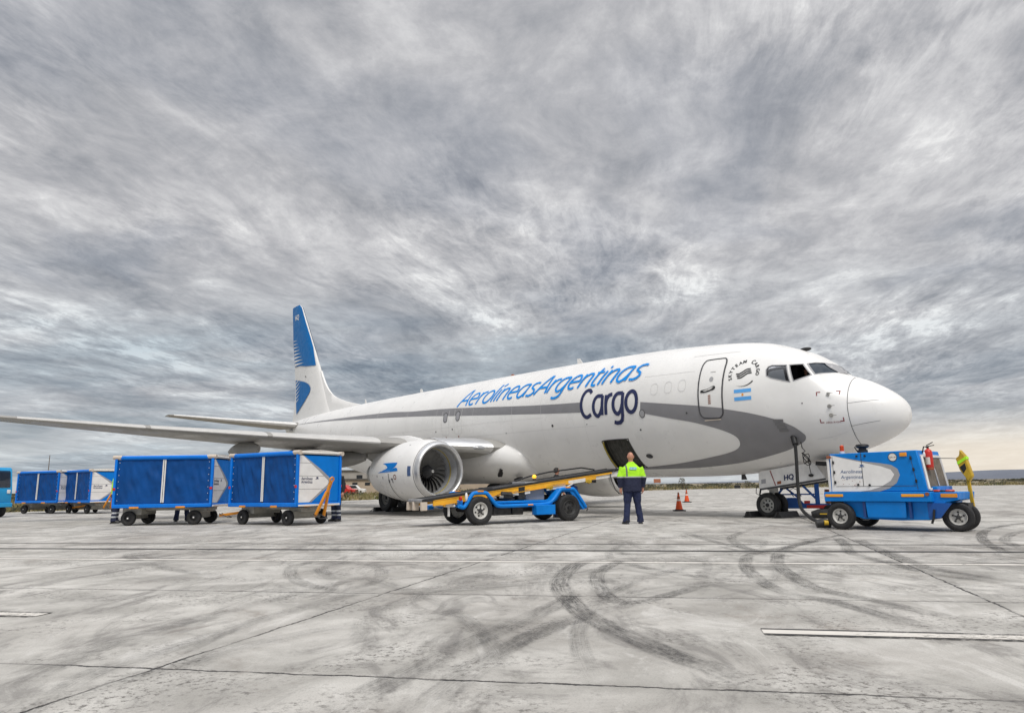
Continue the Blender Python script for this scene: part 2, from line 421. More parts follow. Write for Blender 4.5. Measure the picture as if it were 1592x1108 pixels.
def wheel(parent, c, r, w, ax=(0, 1, 0), rim='rim_white', side=-1, steer=0.0, n=36, rimr=.55, holes=5, tyre='rubber', name='wheel'):
    """tyre with rounded shoulders, tread grooves and a dished rim as its child; `side` is where the rim faces along ax"""
    o = MB(); h = w / 2
    pr = [(-h * .72, r * rimr), (-h * .95, r * (rimr + .10)), (-h, r * .80), (-h * .90, r * .93), (-h * .70, r * .985), (-h * .40, r), (-h * .36, r * .975), (-h * .30, r * .975), (-h * .26, r),
          (h * .26, r), (h * .30, r * .975), (h * .36, r * .975), (h * .40, r), (h * .70, r * .985), (h * .90, r * .93), (h, r * .80), (h * .95, r * (rimr + .10)), (h * .72, r * rimr)]
    o.lathe(pr, (0, 0, 0), (0, 1, 0), n, closed=True)
    t = o.build(name, tyre, parent, 35, fix=True)
    t.location = c
    t.rotation_euler = (0, 0, math.atan2(-ax[0], ax[1]) + steer)
    q = MB(); s = side
    q.lathe([(s * h * .74, r * rimr * 1.02), (s * h * .80, r * rimr * .96), (s * h * .60, r * rimr * .88), (s * h * .30, r * rimr * .80), (s * h * .34, r * rimr * .50), (s * h * .50, r * rimr * .36), (s * h * .52, 0.001)], (0, 0, 0), (0, 1, 0), n, 0)
    q.lathe([(s * h * .50, r * rimr * .27), (s * h * .80, r * rimr * .24), (s * h * .84, .001)], (0, 0, 0), (0, 1, 0), 16, 1)
    if rim == 'rim_white':
        for k in range(5):
            a = 2 * PI * k / 5 + .2; d = Vector((math.cos(a), 0, math.sin(a)))
            q.bar(d * .01 + Vector((0, s * h * .60, 0)), d * r * rimr * .46 + Vector((0, s * h * .52, 0)), r * rimr * .15, r * rimr * .15, 1, up=(0, 1, 0))
    for k in range(holes):
        a = 2 * PI * k / holes + .3
        q.cyl((math.cos(a) * r * rimr * .62, s * h * .30, math.sin(a) * r * rimr * .62), (math.cos(a) * r * rimr * .62, s * h * .36, math.sin(a) * r * rimr * .62), r * rimr * .13, 10, 1)
    q.lathe([(-s * h * .70, r * rimr * 1.0), (-s * h * .3, r * rimr * .8), (-s * h * .3, .001)], (0, 0, 0), (0, 1, 0), n, 0)
    q.build('rim', [rim, 'rim_dark' if rim == 'rim_white' else 'black'], t, 35)
    return t

# ------------------------------------------------------------------ setting: apron, verge, hills
ground_dir = R(-10.9)
def apron_material():
    m = bpy.data.materials.new('concrete'); m.use_nodes = True; N = NT(m.node_tree)
    out = N.n('ShaderNodeOutputMaterial'); b = N.n('ShaderNodeBsdfPrincipled'); N.link(b.outputs[0], out.inputs[0])
    tc = N.n('ShaderNodeTexCoord').outputs['Object']
    sep = N.n('ShaderNodeSeparateXYZ'); N.link(tc, sep.inputs[0]); x, y, _ = sep.outputs
    def lin(cx, cy): return N.math('ADD', N.math('MULTIPLY', x, cx), N.math('MULTIPLY', y, cy))
    def sv(a, bb): return N.vmath('MULTIPLY', tc, (a, bb, 1))
    big = N.noise(tc, .22, 5, .6, .6)
    mid = N.noise(sv(.8, 1.0), 1.1, 7, .62, .5)
    sw = N.noise(sv(1.0, .38), 1.7, 9, .74, 1.0)       # sweeping and dust drift
    fine = N.noise(tc, 20, 8, .76)
    grit = N.noise(tc, 95, 5, .7)
    col = N.mix(N.maprange(mid, .30, .70), (.36, .345, .315), (.605, .585, .545))
    col = N.mix(N.math('MULTIPLY', N.maprange(big, .44, .66), .5), col, (.27, .245, .22))
    col = N.mix(N.math('MULTIPLY', N.maprange(sw, .49, .64), .62), col, (.165, .155, .145))
    col = N.mix(N.math('MULTIPLY', N.maprange(sw, .46, .34), .55), col, (.66, .64, .605))
    blot = N.noise(sv(1, .8), .75, 8, .75, .3)
    col = N.mix(N.math('MULTIPLY', N.maprange(blot, .55, .69), .55), col, (.215, .18, .15))
    # worn, gritty patches where the aggregate shows
    worn = N.maprange(N.noise(tc, .9, 5, .6, .4), .46, .62)
    pit = N.maprange(fine, .50, .60)
    col = N.mix(N.math('MULTIPLY', N.math('MULTIPLY', pit, worn), .85), col, (.12, .11, .10))
    col = N.mix(N.math('MULTIPLY', N.maprange(grit, .52, .66), .38), col, (.14, .13, .12))
    vo = N.n('ShaderNodeTexVoronoi', feature='F1'); vo.inputs['Scale'].default_value = 1.15; N.link(tc, vo.inputs['Vector'])
    spot = N.math('LESS_THAN', N.math('ADD', vo.outputs['Distance'], N.math('MULTIPLY', fine, .02)), .031)
    spot = N.math('MULTIPLY', spot, N.math('GREATER_THAN', N.noise(tc, .7, 2), .5))
    col = N.mix(N.math('MULTIPLY', spot, .85), col, (.03, .028, .026))
    vo2 = N.n('ShaderNodeTexVoronoi', feature='F1'); vo2.inputs['Scale'].default_value = .23; N.link(tc, vo2.inputs['Vector'])
    oil = N.maprange(N.math('ADD', vo2.outputs['Distance'], N.math('MULTIPLY', N.noise(tc, 2.5, 6, .7), .22)), .22, .15)
    col = N.mix(N.math('MULTIPLY', oil, .45), col, (.13, .115, .10))
    # slab joints: slabs about 2.85 m by 5.15 m
    wob = N.math('MULTIPLY', N.math('SUBTRACT', N.noise(tc, 3.2, 5, .75), .5), .085)
    wob2 = N.math('MULTIPLY', N.math('SUBTRACT', N.noise(tc, 14, 4, .75), .5), .035)
    wob = N.math('ADD', wob, wob2)
    def joint(cx, cy, off, spacing, wdt):
        u = N.math('ADD', N.math('ADD', lin(cx, cy), off), wob)
        t = N.math('ABSOLUTE', N.math('SUBTRACT', N.math('FRACT', N.math('DIVIDE', u, spacing)), .5))
        dist = N.math('MULTIPLY', N.math('SUBTRACT', .5, t), spacing)      # distance to the nearest joint
        return N.maprange(dist, wdt, wdt * .35), N.maprange(dist, .16, .0)
    ca, sa = math.cos(ground_dir), math.sin(ground_dir)
    j1, h1 = joint(-sa, ca, -3.76, 2.85, .015)
    th = R(16.2)
    j2, h2 = joint(math.cos(th), -math.sin(th), 3.13, 5.15, .015)
    brk = N.maprange(N.noise(tc, 1.9, 4, .6), .36, .52)
    jj = N.math('MULTIPLY', N.math('MAXIMUM', j1, j2), N.math('ADD', N.math('MULTIPLY', brk, .6), .4))
    hh = N.math('MULTIPLY', N.math('MULTIPLY', N.math('MAXIMUM', h1, h2), N.maprange(N.noise(tc, 2.3, 6, .7), .40, .70)), .45)
    col = N.mix(hh, col, (.24, .225, .205))
    col = N.mix(jj, col, (.055, .052, .05))
    N.link(col, b.inputs['Base Color'])
    N.link(N.maprange(mid, .3, .7, .62, .88), b.inputs['Roughness']); b.inputs['Specular IOR Level'].default_value = .3
    hgt = N.math('SUBTRACT', N.math('ADD', N.math('MULTIPLY', fine, .5), N.math('MULTIPLY', grit, .35)), N.math('MULTIPLY', jj, 1.2))
    bn = N.n('ShaderNodeBump'); bn.inputs['Strength'].default_value = .9; bn.inputs['Distance'].default_value = .012
    N.link(hgt, bn.inputs['Height']); N.link(bn.outputs[0], b.inputs['Normal'])
    M['concrete'] = m
apron_material()

EDGE = [(-320, -120), (-60, 20), (-26.3, 37.9), (-12.8, 60), (8, 92), (30, 118), (46, 122), (63.6, 112), (200, 60), (420, -60)]
def soil_material():
    m = bpy.data.materials.new('dry_soil'); m.use_nodes = True; N = NT(m.node_tree)
    out = N.n('ShaderNodeOutputMaterial'); b = N.n('ShaderNodeBsdfPrincipled'); N.link(b.outputs[0], out.inputs[0])
    tc = N.n('ShaderNodeTexCoord').outputs['Object']
    c = N.mix(N.maprange(N.noise(tc, .05, 6, .65), .35, .65), (.20, .155, .095), (.30, .25, .175))
    c = N.mix(N.maprange(N.noise(tc, .30, 6, .7), .48, .62), c, (.105, .105, .045))
    N.link(c, b.inputs['Base Color']); b.inputs['Roughness'].default_value = .95; M['dry_soil'] = m
soil_material()
def build_ground():
    # one wide sheet of dry land to the horizon; the concrete apron lies on it
    mb = MB(); S = 12000; mb.add([(-S, -S, -.05), (S, -S, -.05), (S, S, -.05), (-S, S, -.05)], [(0, 1, 2, 3)])
    o = mb.build('ground', 'dry_soil', smooth=0); tag(o, 'flat dry land around the airport apron', 'ground', kind='structure')
    poly = EDGE + [(420, -420), (-320, -420)]
    mb = MB(); mb.prism(poly, lambda u, v, t: Vector((u, v, t)), -.2, 0)
    ap = mb.build('apron', 'concrete', smooth=0); tag(ap, 'pale worn concrete apron with slab joints and tyre marks', 'apron', kind='structure')
    return ap
apron = build_ground()

def sheet(name, pts, w, z, m, parent=None):
    vs, fs = ribbon(pts, w); mb = MB(); mb.add([(a, b, z) for a, b in vs], fs); return mb.build(name, m, parent or apron, smooth=0)
def paint_material(name, col, wear):
    m = bpy.data.materials.new(name); m.use_nodes = True; N = NT(m.node_tree)
    out = N.n('ShaderNodeOutputMaterial'); b = N.n('ShaderNodeBsdfPrincipled'); tr = N.n('ShaderNodeBsdfTransparent'); mx = N.n('ShaderNodeMixShader')
    tc = N.n('ShaderNodeTexCoord').outputs['Object']
    a = N.math('ADD', N.math('MULTIPLY', N.noise(tc, 1.4, 6, .7), .6), N.math('MULTIPLY', N.noise(tc, 26, 6, .75), .4))
    N.link(N.maprange(a, wear - .06, wear + .07), mx.inputs[0])
    N.link(N.mix(N.noise(tc, 6, 6, .7), tuple(k * .72 for k in col), col), b.inputs['Base Color']); b.inputs['Roughness'].default_value = .75
    N.link(tr.outputs[0], mx.inputs[1]); N.link(b.outputs[0], mx.inputs[2]); N.link(mx.outputs[0], out.inputs[0]); M[name] = m
paint_material('worn_white', (.76, .72, .66), .40); paint_material('worn_black', (.045, .043, .042), .44)
paint_material('seal_black', (.06, .058, .056), .40)
def along(p, d, t): return (p[0] + d[0] * t, p[1] + d[1] * t)
def build_markings():
    d = Vector((.9808, -.195)).normalized()
    sheet('painted_line', [along((-.01, 9.62), d, t) for t in range(-40, 41, 2)], .17, .004, 'worn_white')
    sheet('painted_border', [along((-.01, 9.74), d, t) for t in range(-40, 41, 2)], .05, .0045, 'worn_black')
    d2 = Vector((.9795, -.2015)).normalized()
    sheet('joint_sealant', [along((0, 11.27), d2, t) for t in range(-40, 41, 2)], .17, .0042, 'seal_black')
    sheet('joint_sealant', [along((0, 12.45), d2, t) for t in range(-40, 41, 2)], .05, .0042, 'seal_black')
    for a, bb in (((-8.2, 6.9), (-3.86, 6.04)), ((1.64, 4.965), (6.0, 4.07))):
        a, bb = Vector(a), Vector(bb); dd = (bb - a).normalized(); nn = Vector((-dd.y, dd.x)); n = 14
        def line(off, w, z, m, nm): sheet(nm, [tuple(a + (bb - a) * k / n + nn * off) for k in range(n + 1)], w, z, m)
        line(0, .125, .0055, 'worn_white', 'painted_line'); line(.088, .045, .0048, 'worn_black', 'painted_border'); line(-.088, .045, .0048, 'worn_black', 'painted_border')
build_markings()

def tyre_mark_material():
    m = bpy.data.materials.new('tyre_rubber_mark'); m.use_nodes = True; N = NT(m.node_tree)
    out = N.n('ShaderNodeOutputMaterial'); b = N.n('ShaderNodeBsdfPrincipled'); tr = N.n('ShaderNodeBsdfTransparent'); mx = N.n('ShaderNodeMixShader')
    tc = N.n('ShaderNodeTexCoord'); uv = N.n('ShaderNodeUVMap', uv_map='mark').outputs[0]
    sep = N.n('ShaderNodeSeparateXYZ'); N.link(uv, sep.inputs[0]); u, v, k = sep.outputs
    e = N.math('MULTIPLY', N.maprange(u, 0, .16), N.maprange(u, 1, .84))
    c = N.n('ShaderNodeCombineXYZ'); N.link(N.math('MULTIPLY', u, 5.5), c.inputs[0]); N.link(N.math('MULTIPLY', v, .8), c.inputs[1])
    lines = N.maprange(N.noise(c.outputs[0], 2.6, 5, .72), .42, .56)
    patch = N.maprange(N.noise(tc.outputs['Object'], 1.3, 5, .65), .30, .62)
    grain = N.maprange(N.noise(tc.outputs['Object'], 30, 8, .8), .44, .56)
    a = N.math('MULTIPLY', N.math('MULTIPLY', e, N.math('ADD', N.math('MULTIPLY', lines, .75), .25)), N.math('ADD', N.math('MULTIPLY', patch, .8), .2))
    a = N.math('MULTIPLY', N.math('MULTIPLY', a, N.math('ADD', N.math('MULTIPLY', grain, .65), .35)), .92)
    at = N.n('ShaderNodeAttribute', attribute_name='strength')
    a = N.math('MULTIPLY', a, at.outputs['Fac'])
    b.inputs['Base Color'].default_value = (.055, .053, .052, 1); b.inputs['Roughness'].default_value = .8
    N.link(a, mx.inputs[0]); N.link(tr.outputs[0], mx.inputs[1]); N.link(b.outputs[0], mx.inputs[2]); N.link(mx.outputs[0], out.inputs[0]); M['tyre_rubber_mark'] = m
tyre_mark_material()
def tyre_mark(pts, w, z, s=1.0):
    pts = spline(pts, 10); vs, fs = ribbon(pts, w); n = len(pts)
    me = bpy.data.meshes.new('tyre_mark'); me.from_pydata([(a, b, z) for a, b in vs], [], fs); me.materials.append(M['tyre_rubber_mark'])
    uvl = me.uv_layers.new(name='mark'); L = [0.0]
    for i in range(1, n): L.append(L[-1] + (Vector(pts[i]) - Vector(pts[i - 1])).length)
    for lp in me.loops:
        i = lp.vertex_index; uvl.data[lp.index].uv = (0.0 if i < n else 1.0, L[i % n])
    at = me.attributes.new('strength', 'FLOAT', 'POINT')
    for i in range(2 * n):
        t = L[i % n] / L[-1]; at.data[i].value = s * min(1, t / .08, (1 - t) / .16) if n > 2 else s
    o = bpy.data.objects.new('tyre_mark', me); COL.objects.link(o); o.parent = apron
MARKS = [
((1.39,10.08),(0.83,9.30),(0.52,8.03),(0.44,7.18),(0.48,6.12),(0.59,5.41),(0.78,4.74),(0.92,4.31),(1.06,4.01),(1.15,3.64),(1.19,3.30)),
((1.42,9.65),(0.97,8.42),(0.83,7.48),(0.81,6.62),(0.93,6.21),(1.37,6.59),(2.04,7.47)),
((5.40,12.50),(4.16,11.16),(3.30,10.16),(2.78,8.85),(2.49,7.54),(2.42,6.65),(2.61,6.10),(2.70,5.49),(2.78,5.01),(2.83,4.36)),
((6.52,13.93),(5.23,12.53),(3.92,10.65),(3.27,9.15),(2.97,8.02),(2.80,6.82),(2.94,6.23),(3.08,5.54),(3.20,5.16),(3.32,4.84)),
((-0.35,3.97),(-0.04,4.62),(0.13,4.99),(0.48,5.52),(0.82,5.97),(1.33,6.41)),
((1.30,9.43),(1.62,8.47),(1.99,7.78),(2.44,7.38)),
((12.14,16.73),(9.75,14.80),(7.95,12.43),(6.76,10.18),(6.51,9.07)),
((10.30,14.23),(9.17,13.33),(7.87,11.73),(7.05,10.04)),
((3.45,15.03),(3.37,12.61),(3.49,10.62),(3.81,9.47)),
((5.35,15.92),(4.07,13.57),(3.54,11.51),(3.52,10.03)),
((5.69,12.90),(5.13,11.34),(4.62,10.04),(4.50,8.79),(4.42,7.85),(4.68,6.57)),
((5.85,12.41),(5.46,11.29),(4.98,9.54),(4.63,7.97),(4.96,6.96)),
((-1.84,9.63),(-2.62,9.98),(-2.84,9.42),(-2.50,8.25),(-2.01,7.43),(-1.63,7.22),(-1.49,8.19),(-1.80,9.50)),
((-1.64,9.30),(-2.22,9.68),(-2.44,9.26),(-2.10,8.26),(-1.74,7.79)),
((0.57,6.67),(-0.01,5.33),(-0.30,4.72),(-0.60,3.97),(-0.80,3.43),(-0.87,3.19)),
((0.48,5.62),(-0.01,4.71),(-0.22,4.10),(-0.42,3.43),(-0.45,3.25)),
((-2.61,3.91),(-2.63,4.30),(-2.64,4.88),(-2.49,5.52),(-2.10,6.90),(-1.51,8.61)),
((-2.22,3.51),(-2.31,4.14),(-2.13,4.76),(-1.83,6.01),(-1.22,7.73)),
((-5.03,12.14),(-6.12,11.74),(-5.32,10.36),(-4.13,9.06),(-3.20,8.33)),
((1.33,11.66),(2.31,13.12),(3.55,13.86)),
((1.27,10.77),(1.89,10.28),(3.12,11.11),(4.28,12.15)),
]
STR = [.9, .7, .75, .8, .5, .5, .9, .7, .6, .6, .8, .7, .5, .4, .5, .42, .45, .45, .45, .4, .5]
_r = random.Random(17)
for k in range(80):
    # vehicles turning off the stands: gentle arcs of differing radius, in pairs a track width apart
    x0, y0 = _r.uniform(-5, 7), _r.uniform(5.5, 15); a0 = _r.uniform(0, 2 * PI); rad = _r.uniform(1.6, 9) * _r.choice((-1, 1)); Ln = _r.uniform(2.5, 7); st = _r.uniform(.22, .5)
    if k >= 44: x0, y0, rad, Ln = _r.uniform(1, 7), _r.uniform(5, 13), _r.uniform(1.2, 4) * _r.choice((-1, 1)), _r.uniform(2, 5)
    for off in (0, _r.choice((0, .9, 1.15))):
        q = []
        for i in range(7):
            t = Ln * i / 6; a = a0 + t / rad; cx, cy = x0 - rad * math.sin(a0), y0 + rad * math.cos(a0)
            q.append((cx + (rad + off) * math.sin(a), cy - (rad + off) * math.cos(a)))
        if min(v for _, v in q) > 3: tyre_mark(q, _r.uniform(.13, .2) if k < 44 else _r.uniform(.07, .13), .0158 + .0003 * k + (.00015 if off else 0), st)
        if not off: break
for k, pts in enumerate(MARKS): tyre_mark(pts, .20 if k not in (0, 14, 15) else .24, .006 + .0004 * k, STR[k])

def build_hills():
    # long low plateau beyond the airfield, rising to the right
    mb = MB(); top = []; bot = []; back = []; D = 3200
    for k in range(0, 61):
        az = R(9 + k * .75); h = max(0, (math.degrees(az) - 10)) * .0 + 1
        a = math.degrees(az); h = 1 + 8 * max(0, min(1, (a - 11) / 10)) + 26 * max(0, min(1, (a - 20) / 14)) + 1.2 * mnoise.noise(Vector((a * .35, 0, 0)))
        d = Vector((math.sin(az), math.cos(az), 0)) * D
        bot.append(d + Vector((0, 0, -2))); top.append(d * 1.06 + Vector((0, 0, h))); back.append(d * 1.5 + Vector((0, 0, h * 1.1)))
    n = len(top); mb.add(bot + top + back, [(r * n + i, r * n + i + 1, (r + 1) * n + i + 1, (r + 1) * n + i) for r in (0, 1) for i in range(n - 1)])
    mk('far_slope', (.135, .15, .185), .95, 0, .10, .004)
    o = mb.build('hills', 'far_slope', smooth=60); tag(o, 'long low grey plateau on the horizon at right', 'hills', kind='structure')
build_hills()

# ------------------------------------------------------------------ the aircraft
plane = empty('cargo_airplane', 'white twin-engine cargo jet with blue airline lettering and grey stripe, nose to the right', 'airplane', (7.35, 20.6, 0), R(-49.5))
def AC(x, y, z): return Vector((4.01 - x, -y, z))        # x aft of the nose, y to starboard
FT=[ # x, ztop, zbot, halfwidth, zmax-width
(0.07,2.64,2.64,0.0,2.64),(0.115,2.83,2.44,.20,2.64),(0.205,2.98,2.30,.36,2.64),(0.39,3.16,2.15,.55,2.65),(0.67,3.36,2.00,.77,2.67),
(1.0,3.55,1.86,.97,2.70),(1.35,3.70,1.75,1.14,2.75),(1.6,3.80,1.69,1.24,2.82),(1.8,4.01,1.64,1.31,2.90),(2.1,4.26,1.57,1.41,2.99),(2.45,4.50,1.49,1.50,3.06),
(2.9,4.70,1.41,1.60,3.12),(3.5,4.92,1.32,1.70,3.18),(4.2,5.06,1.25,1.78,3.23),(5.0,5.15,1.20,1.835,3.28),(6.0,5.23,1.18,1.87,3.33),
(7.0,5.29,1.18,1.88,3.38),(8.5,5.35,1.19,1.88,3.45),(11,5.41,1.22,1.88,3.52),(15,5.45,1.27,1.88,3.57),(20,5.48,1.32,1.88,3.60),(24,5.50,1.38,1.88,3.62),
(26,5.50,1.55,1.86,3.65),(28,5.48,1.88,1.79,3.74),(30,5.45,2.33,1.64,3.90),(32,5.41,2.87,1.40,4.13),(34,5.36,3.42,1.08,4.38),(36,5.28,3.97,.72,4.62),(37.4,5.19,4.38,.42,4.78),(38.0,5.08,4.60,.22,4.84)]
def _mono():
    # monotone cubic tangents per column
    xs=[r[0] for r in FT]; out=[]
    for c in range(1,5):
        ys=[r[c] for r in FT]; n=len(xs)
        d=[(ys[i+1]-ys[i])/(xs[i+1]-xs[i]) for i in range(n-1)]
        m=[d[0]]+[0 if d[i-1]*d[i]<=0 else 2*d[i-1]*d[i]/(d[i-1]+d[i]) for i in range(1,n-1)]+[d[-1]]
        out.append((ys,m))
    return xs,out
_XS,_CO=_mono()
def sec(x):
    x=max(.07,min(38.0,x)); i=0
    while i<len(_XS)-2 and x>_XS[i+1]: i+=1
    h=_XS[i+1]-_XS[i]; t=(x-_XS[i])/h
    a,b,c,d=2*t**3-3*t*t+1,t**3-2*t*t+t,-2*t**3+3*t*t,t**3-t*t
    return [a*ys[i]+b*h*m[i]+c*ys[i+1]+d*h*m[i+1] for ys,m in _CO]
def pexp(x):
    """upper-lobe fullness: the flight deck is broad-shouldered"""
    if x<1.2 or x>3.6: return 2.0
    t=(x-1.2)/.8 if x<2.0 else (3.6-x)/1.6
    return 2.0+.9*t*t*(3-2*t)
def ysurf(x,z):
    zt,zb,w,zm=sec(x)
    q=min(1,abs(z-zm)/(((zt-zm) if z>zm else (zm-zb)) or 1)); p=pexp(x) if z>zm else 2.0
    return w*max(0,1-q**p)**(1/p)

def fring(x, n=64):
    zt, zb, w, zm = sec(x); ring = []
    for k in range(n):
        a = 2 * PI * k / n; s = math.sin(a); c = math.cos(a); e = 2 / pexp(x) if s > 0 else 1
        ring.append(AC(x, w * math.copysign(abs(c) ** e, c), zm + (zt - zm if s > 0 else zm - zb) * math.copysign(abs(s) ** e, s)))
    return ring
CONV = lambda p: (p[0], p[1])
WIN1 = [(3.04, 3.965), (3.0, 4.045), (2.91, 4.075), (2.525, 4.038), (2.395, 3.555), (2.88, 3.71), (3.01, 3.79)]
WIN2 = [(2.455, 4.033), (2.165, 4.036), (1.915, 3.70), (2.31, 3.57)]
WIN3 = [(2.085, 4.042), (1.98, 4.075), (1.895, 4.093), (1.607, 3.804), (1.66, 3.77), (1.858, 3.718)]
HOLD = [(8.92, 2.30), (8.84, 2.385), (7.90, 2.385), (7.80, 2.31), (7.70, 1.60), (7.74, 1.50), (8.86, 1.48), (8.94, 1.60)]
def inside(p, poly):
    r = False; j = len(poly) - 1
    for i in range(len(poly)):
        (xi, yi), (xj, yj) = poly[i], poly[j]
        if (yi > p[1]) != (yj > p[1]) and p[0] < (xj - xi) * (p[1] - yi) / (yj - yi) + xi: r = not r
        j = i
    return r
def build_fuselage():
    xs = [0.072, .08, .10, .14, .20, .28, .38, .52, .66, .8, 1.0, 1.17, 1.35, 1.5, 1.6, 1.7, 1.8, 1.95, 2.1, 2.27, 2.45, 2.7, 2.9, 3.2, 3.5, 3.85, 4.2, 4.6, 5.0, 5.5, 6, 6.5, 7, 7.5, 8, 8.5, 9, 10, 11, 12.5, 14, 16, 18, 20, 22, 24, 25, 26, 27, 28, 29, 30, 31, 32, 33, 34, 35, 36, 36.8, 37.4, 37.8, 38.0]
    mb = MB(); mb.loft([fring(x) for x in xs])
    bm = bmesh.new(); vs = [bm.verts.new(p) for p in mb.v]
    for f in mb.f: bm.faces.new([vs[i] for i in f])
    def cut(poly):
        x0, x1 = min(p[0] for p in poly) - .4, max(p[0] for p in poly) + .4; z0, z1 = min(p[1] for p in poly) - .4, max(p[1] for p in poly) + .4
        for i in range(len(poly)):
            a, b = poly[i], poly[(i + 1) % len(poly)]
            A, B = AC(a[0], 0, a[1]), AC(b[0], 0, b[1]); no = (B - A).cross(Vector((0, 1, 0))).normalized()
            fs = [f for f in bm.faces if (c := f.calc_center_median()).y < -.02 and x0 < 4.01 - c.x < x1 and z0 < c.z < z1]
            es = {e for f in fs for e in f.edges}; vv = {v for f in fs for v in f.verts}
            bmesh.ops.bisect_plane(bm, geom=list(vv) + list(es) + fs, plane_co=A, plane_no=no, dist=1e-5)
        dead = [f for f in bm.faces if (c := f.calc_center_median()).y < -.02 and inside((4.01 - c.x, c.z), poly)]
        bmesh.ops.delete(bm, geom=dead, context='FACES')
    for poly in (WIN1, WIN2, WIN3, HOLD): cut(poly)
    bmesh.ops.recalc_face_normals(bm, faces=bm.faces)
    return bm_obj(bm, 'fuselage', 'white_paint', plane, 50)
fus = build_fuselage()
def side(u, v, l=0.0, off=.006):
    """point on the starboard skin at station u, height v"""
    y = ysurf(u, v); zt, zb, w, zm = sec(u)
    r = (zt - zm) if v > zm else (zm - zb)
    ny = y / (w * w) if w > 0 else 1; nz = (v - zm) / (r * r); L = math.hypot(ny, nz) or 1
    return AC(u, y + (off + l) * ny / L, v + (off + l) * nz / L)
def sideoff(off): return lambda u, v, l: side(u, v, l, off)
def girth(x0, z0):
    """maps (along, up-the-skin) lettering coordinates from a baseline at height z0"""
    tab = []; zt, zb, w, zm = sec(x0)
    prev = (ysurf(x0, z0), z0); s = 0; tab.append((0, z0))
    z = z0
    while z < zt - .02:
        z += .01; p = (ysurf(x0, z), z); s += math.dist(p, prev); prev = p; tab.append((s, z))
    neg = []; prev = (ysurf(x0, z0), z0); s = 0; z = z0
    for _ in range(120): z -= .01; p = (ysurf(x0, z), z); s -= math.dist(p, prev); prev = p; neg.append((s, z))
    tab = neg[::-1] + tab
    def fn(t):
        for i in range(len(tab) - 1):
            if tab[i + 1][0] >= t: break
        a, b = tab[i], tab[i + 1]; return a[1] + (b[1] - a[1]) * (t - a[0]) / (b[0] - a[0])
    return fn

# lettering drawn as strokes: x-height 1
GL = {
'A': (1.06, [[(-.02, 0), (.50, 1.40), (.60, 1.40), (.98, 0)], [(.20, .47), (.84, .47)]]),
'e': (.93, [[(.07, .50), (.78, .53)] + arc(.43, .52, .36, .50, 5, 305, 20)]),
'r': (.60, [[(.08, 0), (.08, 1.0)], [(.08, .55), (.16, .80), (.32, .96), (.56, 1.0)]]),
'o': (.98, [arc(.45, .50, .40, .51, 0, 360, 26)]),
'l': (.30, [[(.08, 0), (.08, 1.48)]]),
'í': (.32, [[(.08, 0), (.08, 1.0)], [(.08, 1.24), (.22, 1.50)]]),
'i': (.32, [[(.08, 0), (.08, 1.0)], [(.08, 1.22), (.08, 1.40)]]),
'n': (.90, [[(.08, 0), (.08, 1.0)], [(.08, .60), (.18, .85), (.36, .98), (.54, .98), (.66, .88), (.70, .70), (.70, 0)]]),
'a': (1.0, [[(.78, .98), (.50, 1.0)] + arc(.44, .49, .38, .51, 95, 270, 16) + [(.60, .08), (.72, .28), (.77, .45)], [(.78, 1.0), (.78, 0)]]),
's': (.80, [[(.66, .95), (.45, 1.0), (.24, .96), (.13, .80), (.18, .63), (.36, .52), (.55, .40), (.62, .24), (.52, .07), (.32, 0), (.04, .04)]]),
'g': (1.0, [[(.78, .98), (.50, 1.0)] + arc(.44, .49, .38, .51, 95, 270, 16) + [(.60, .08), (.72, .28), (.77, .45)], [(.78, 1.0), (.78, -.12), (.72, -.34), (.54, -.45), (.30, -.46), (.10, -.40)]]),
't': (.62, [[(.16, 1.32), (.16, .24), (.22, .06), (.36, 0), (.52, .03)], [(-.02, .97), (.50, .97)]]),
'C': (1.06, [[(.90, 1.22), (.72, 1.38)] + arc(.58, .69, .50, .71, 82, 278, 22)[0:] + [(.74, .02), (.92, .10)]]),
}
def word_shapes(s, x0, width, xh, w, shear=0.0, mi=0, gap=0.0):
    tot = sum(GL[c][0] for c in s) + gap * (len(s) - 1); k = width / tot; x = 0; out = []
    for c in s:
        for st in GL[c][1]:
            pts = [((x + px) * k + shear * py * xh, py * xh) for px, py in st]
            if len(pts) > 3: pts = pts[:]
            vs, fs = ribbon(pts, w); out.append(([(x0 - a, b) for a, b in vs], fs, mi))
        x += GL[c][0] + gap
    return out

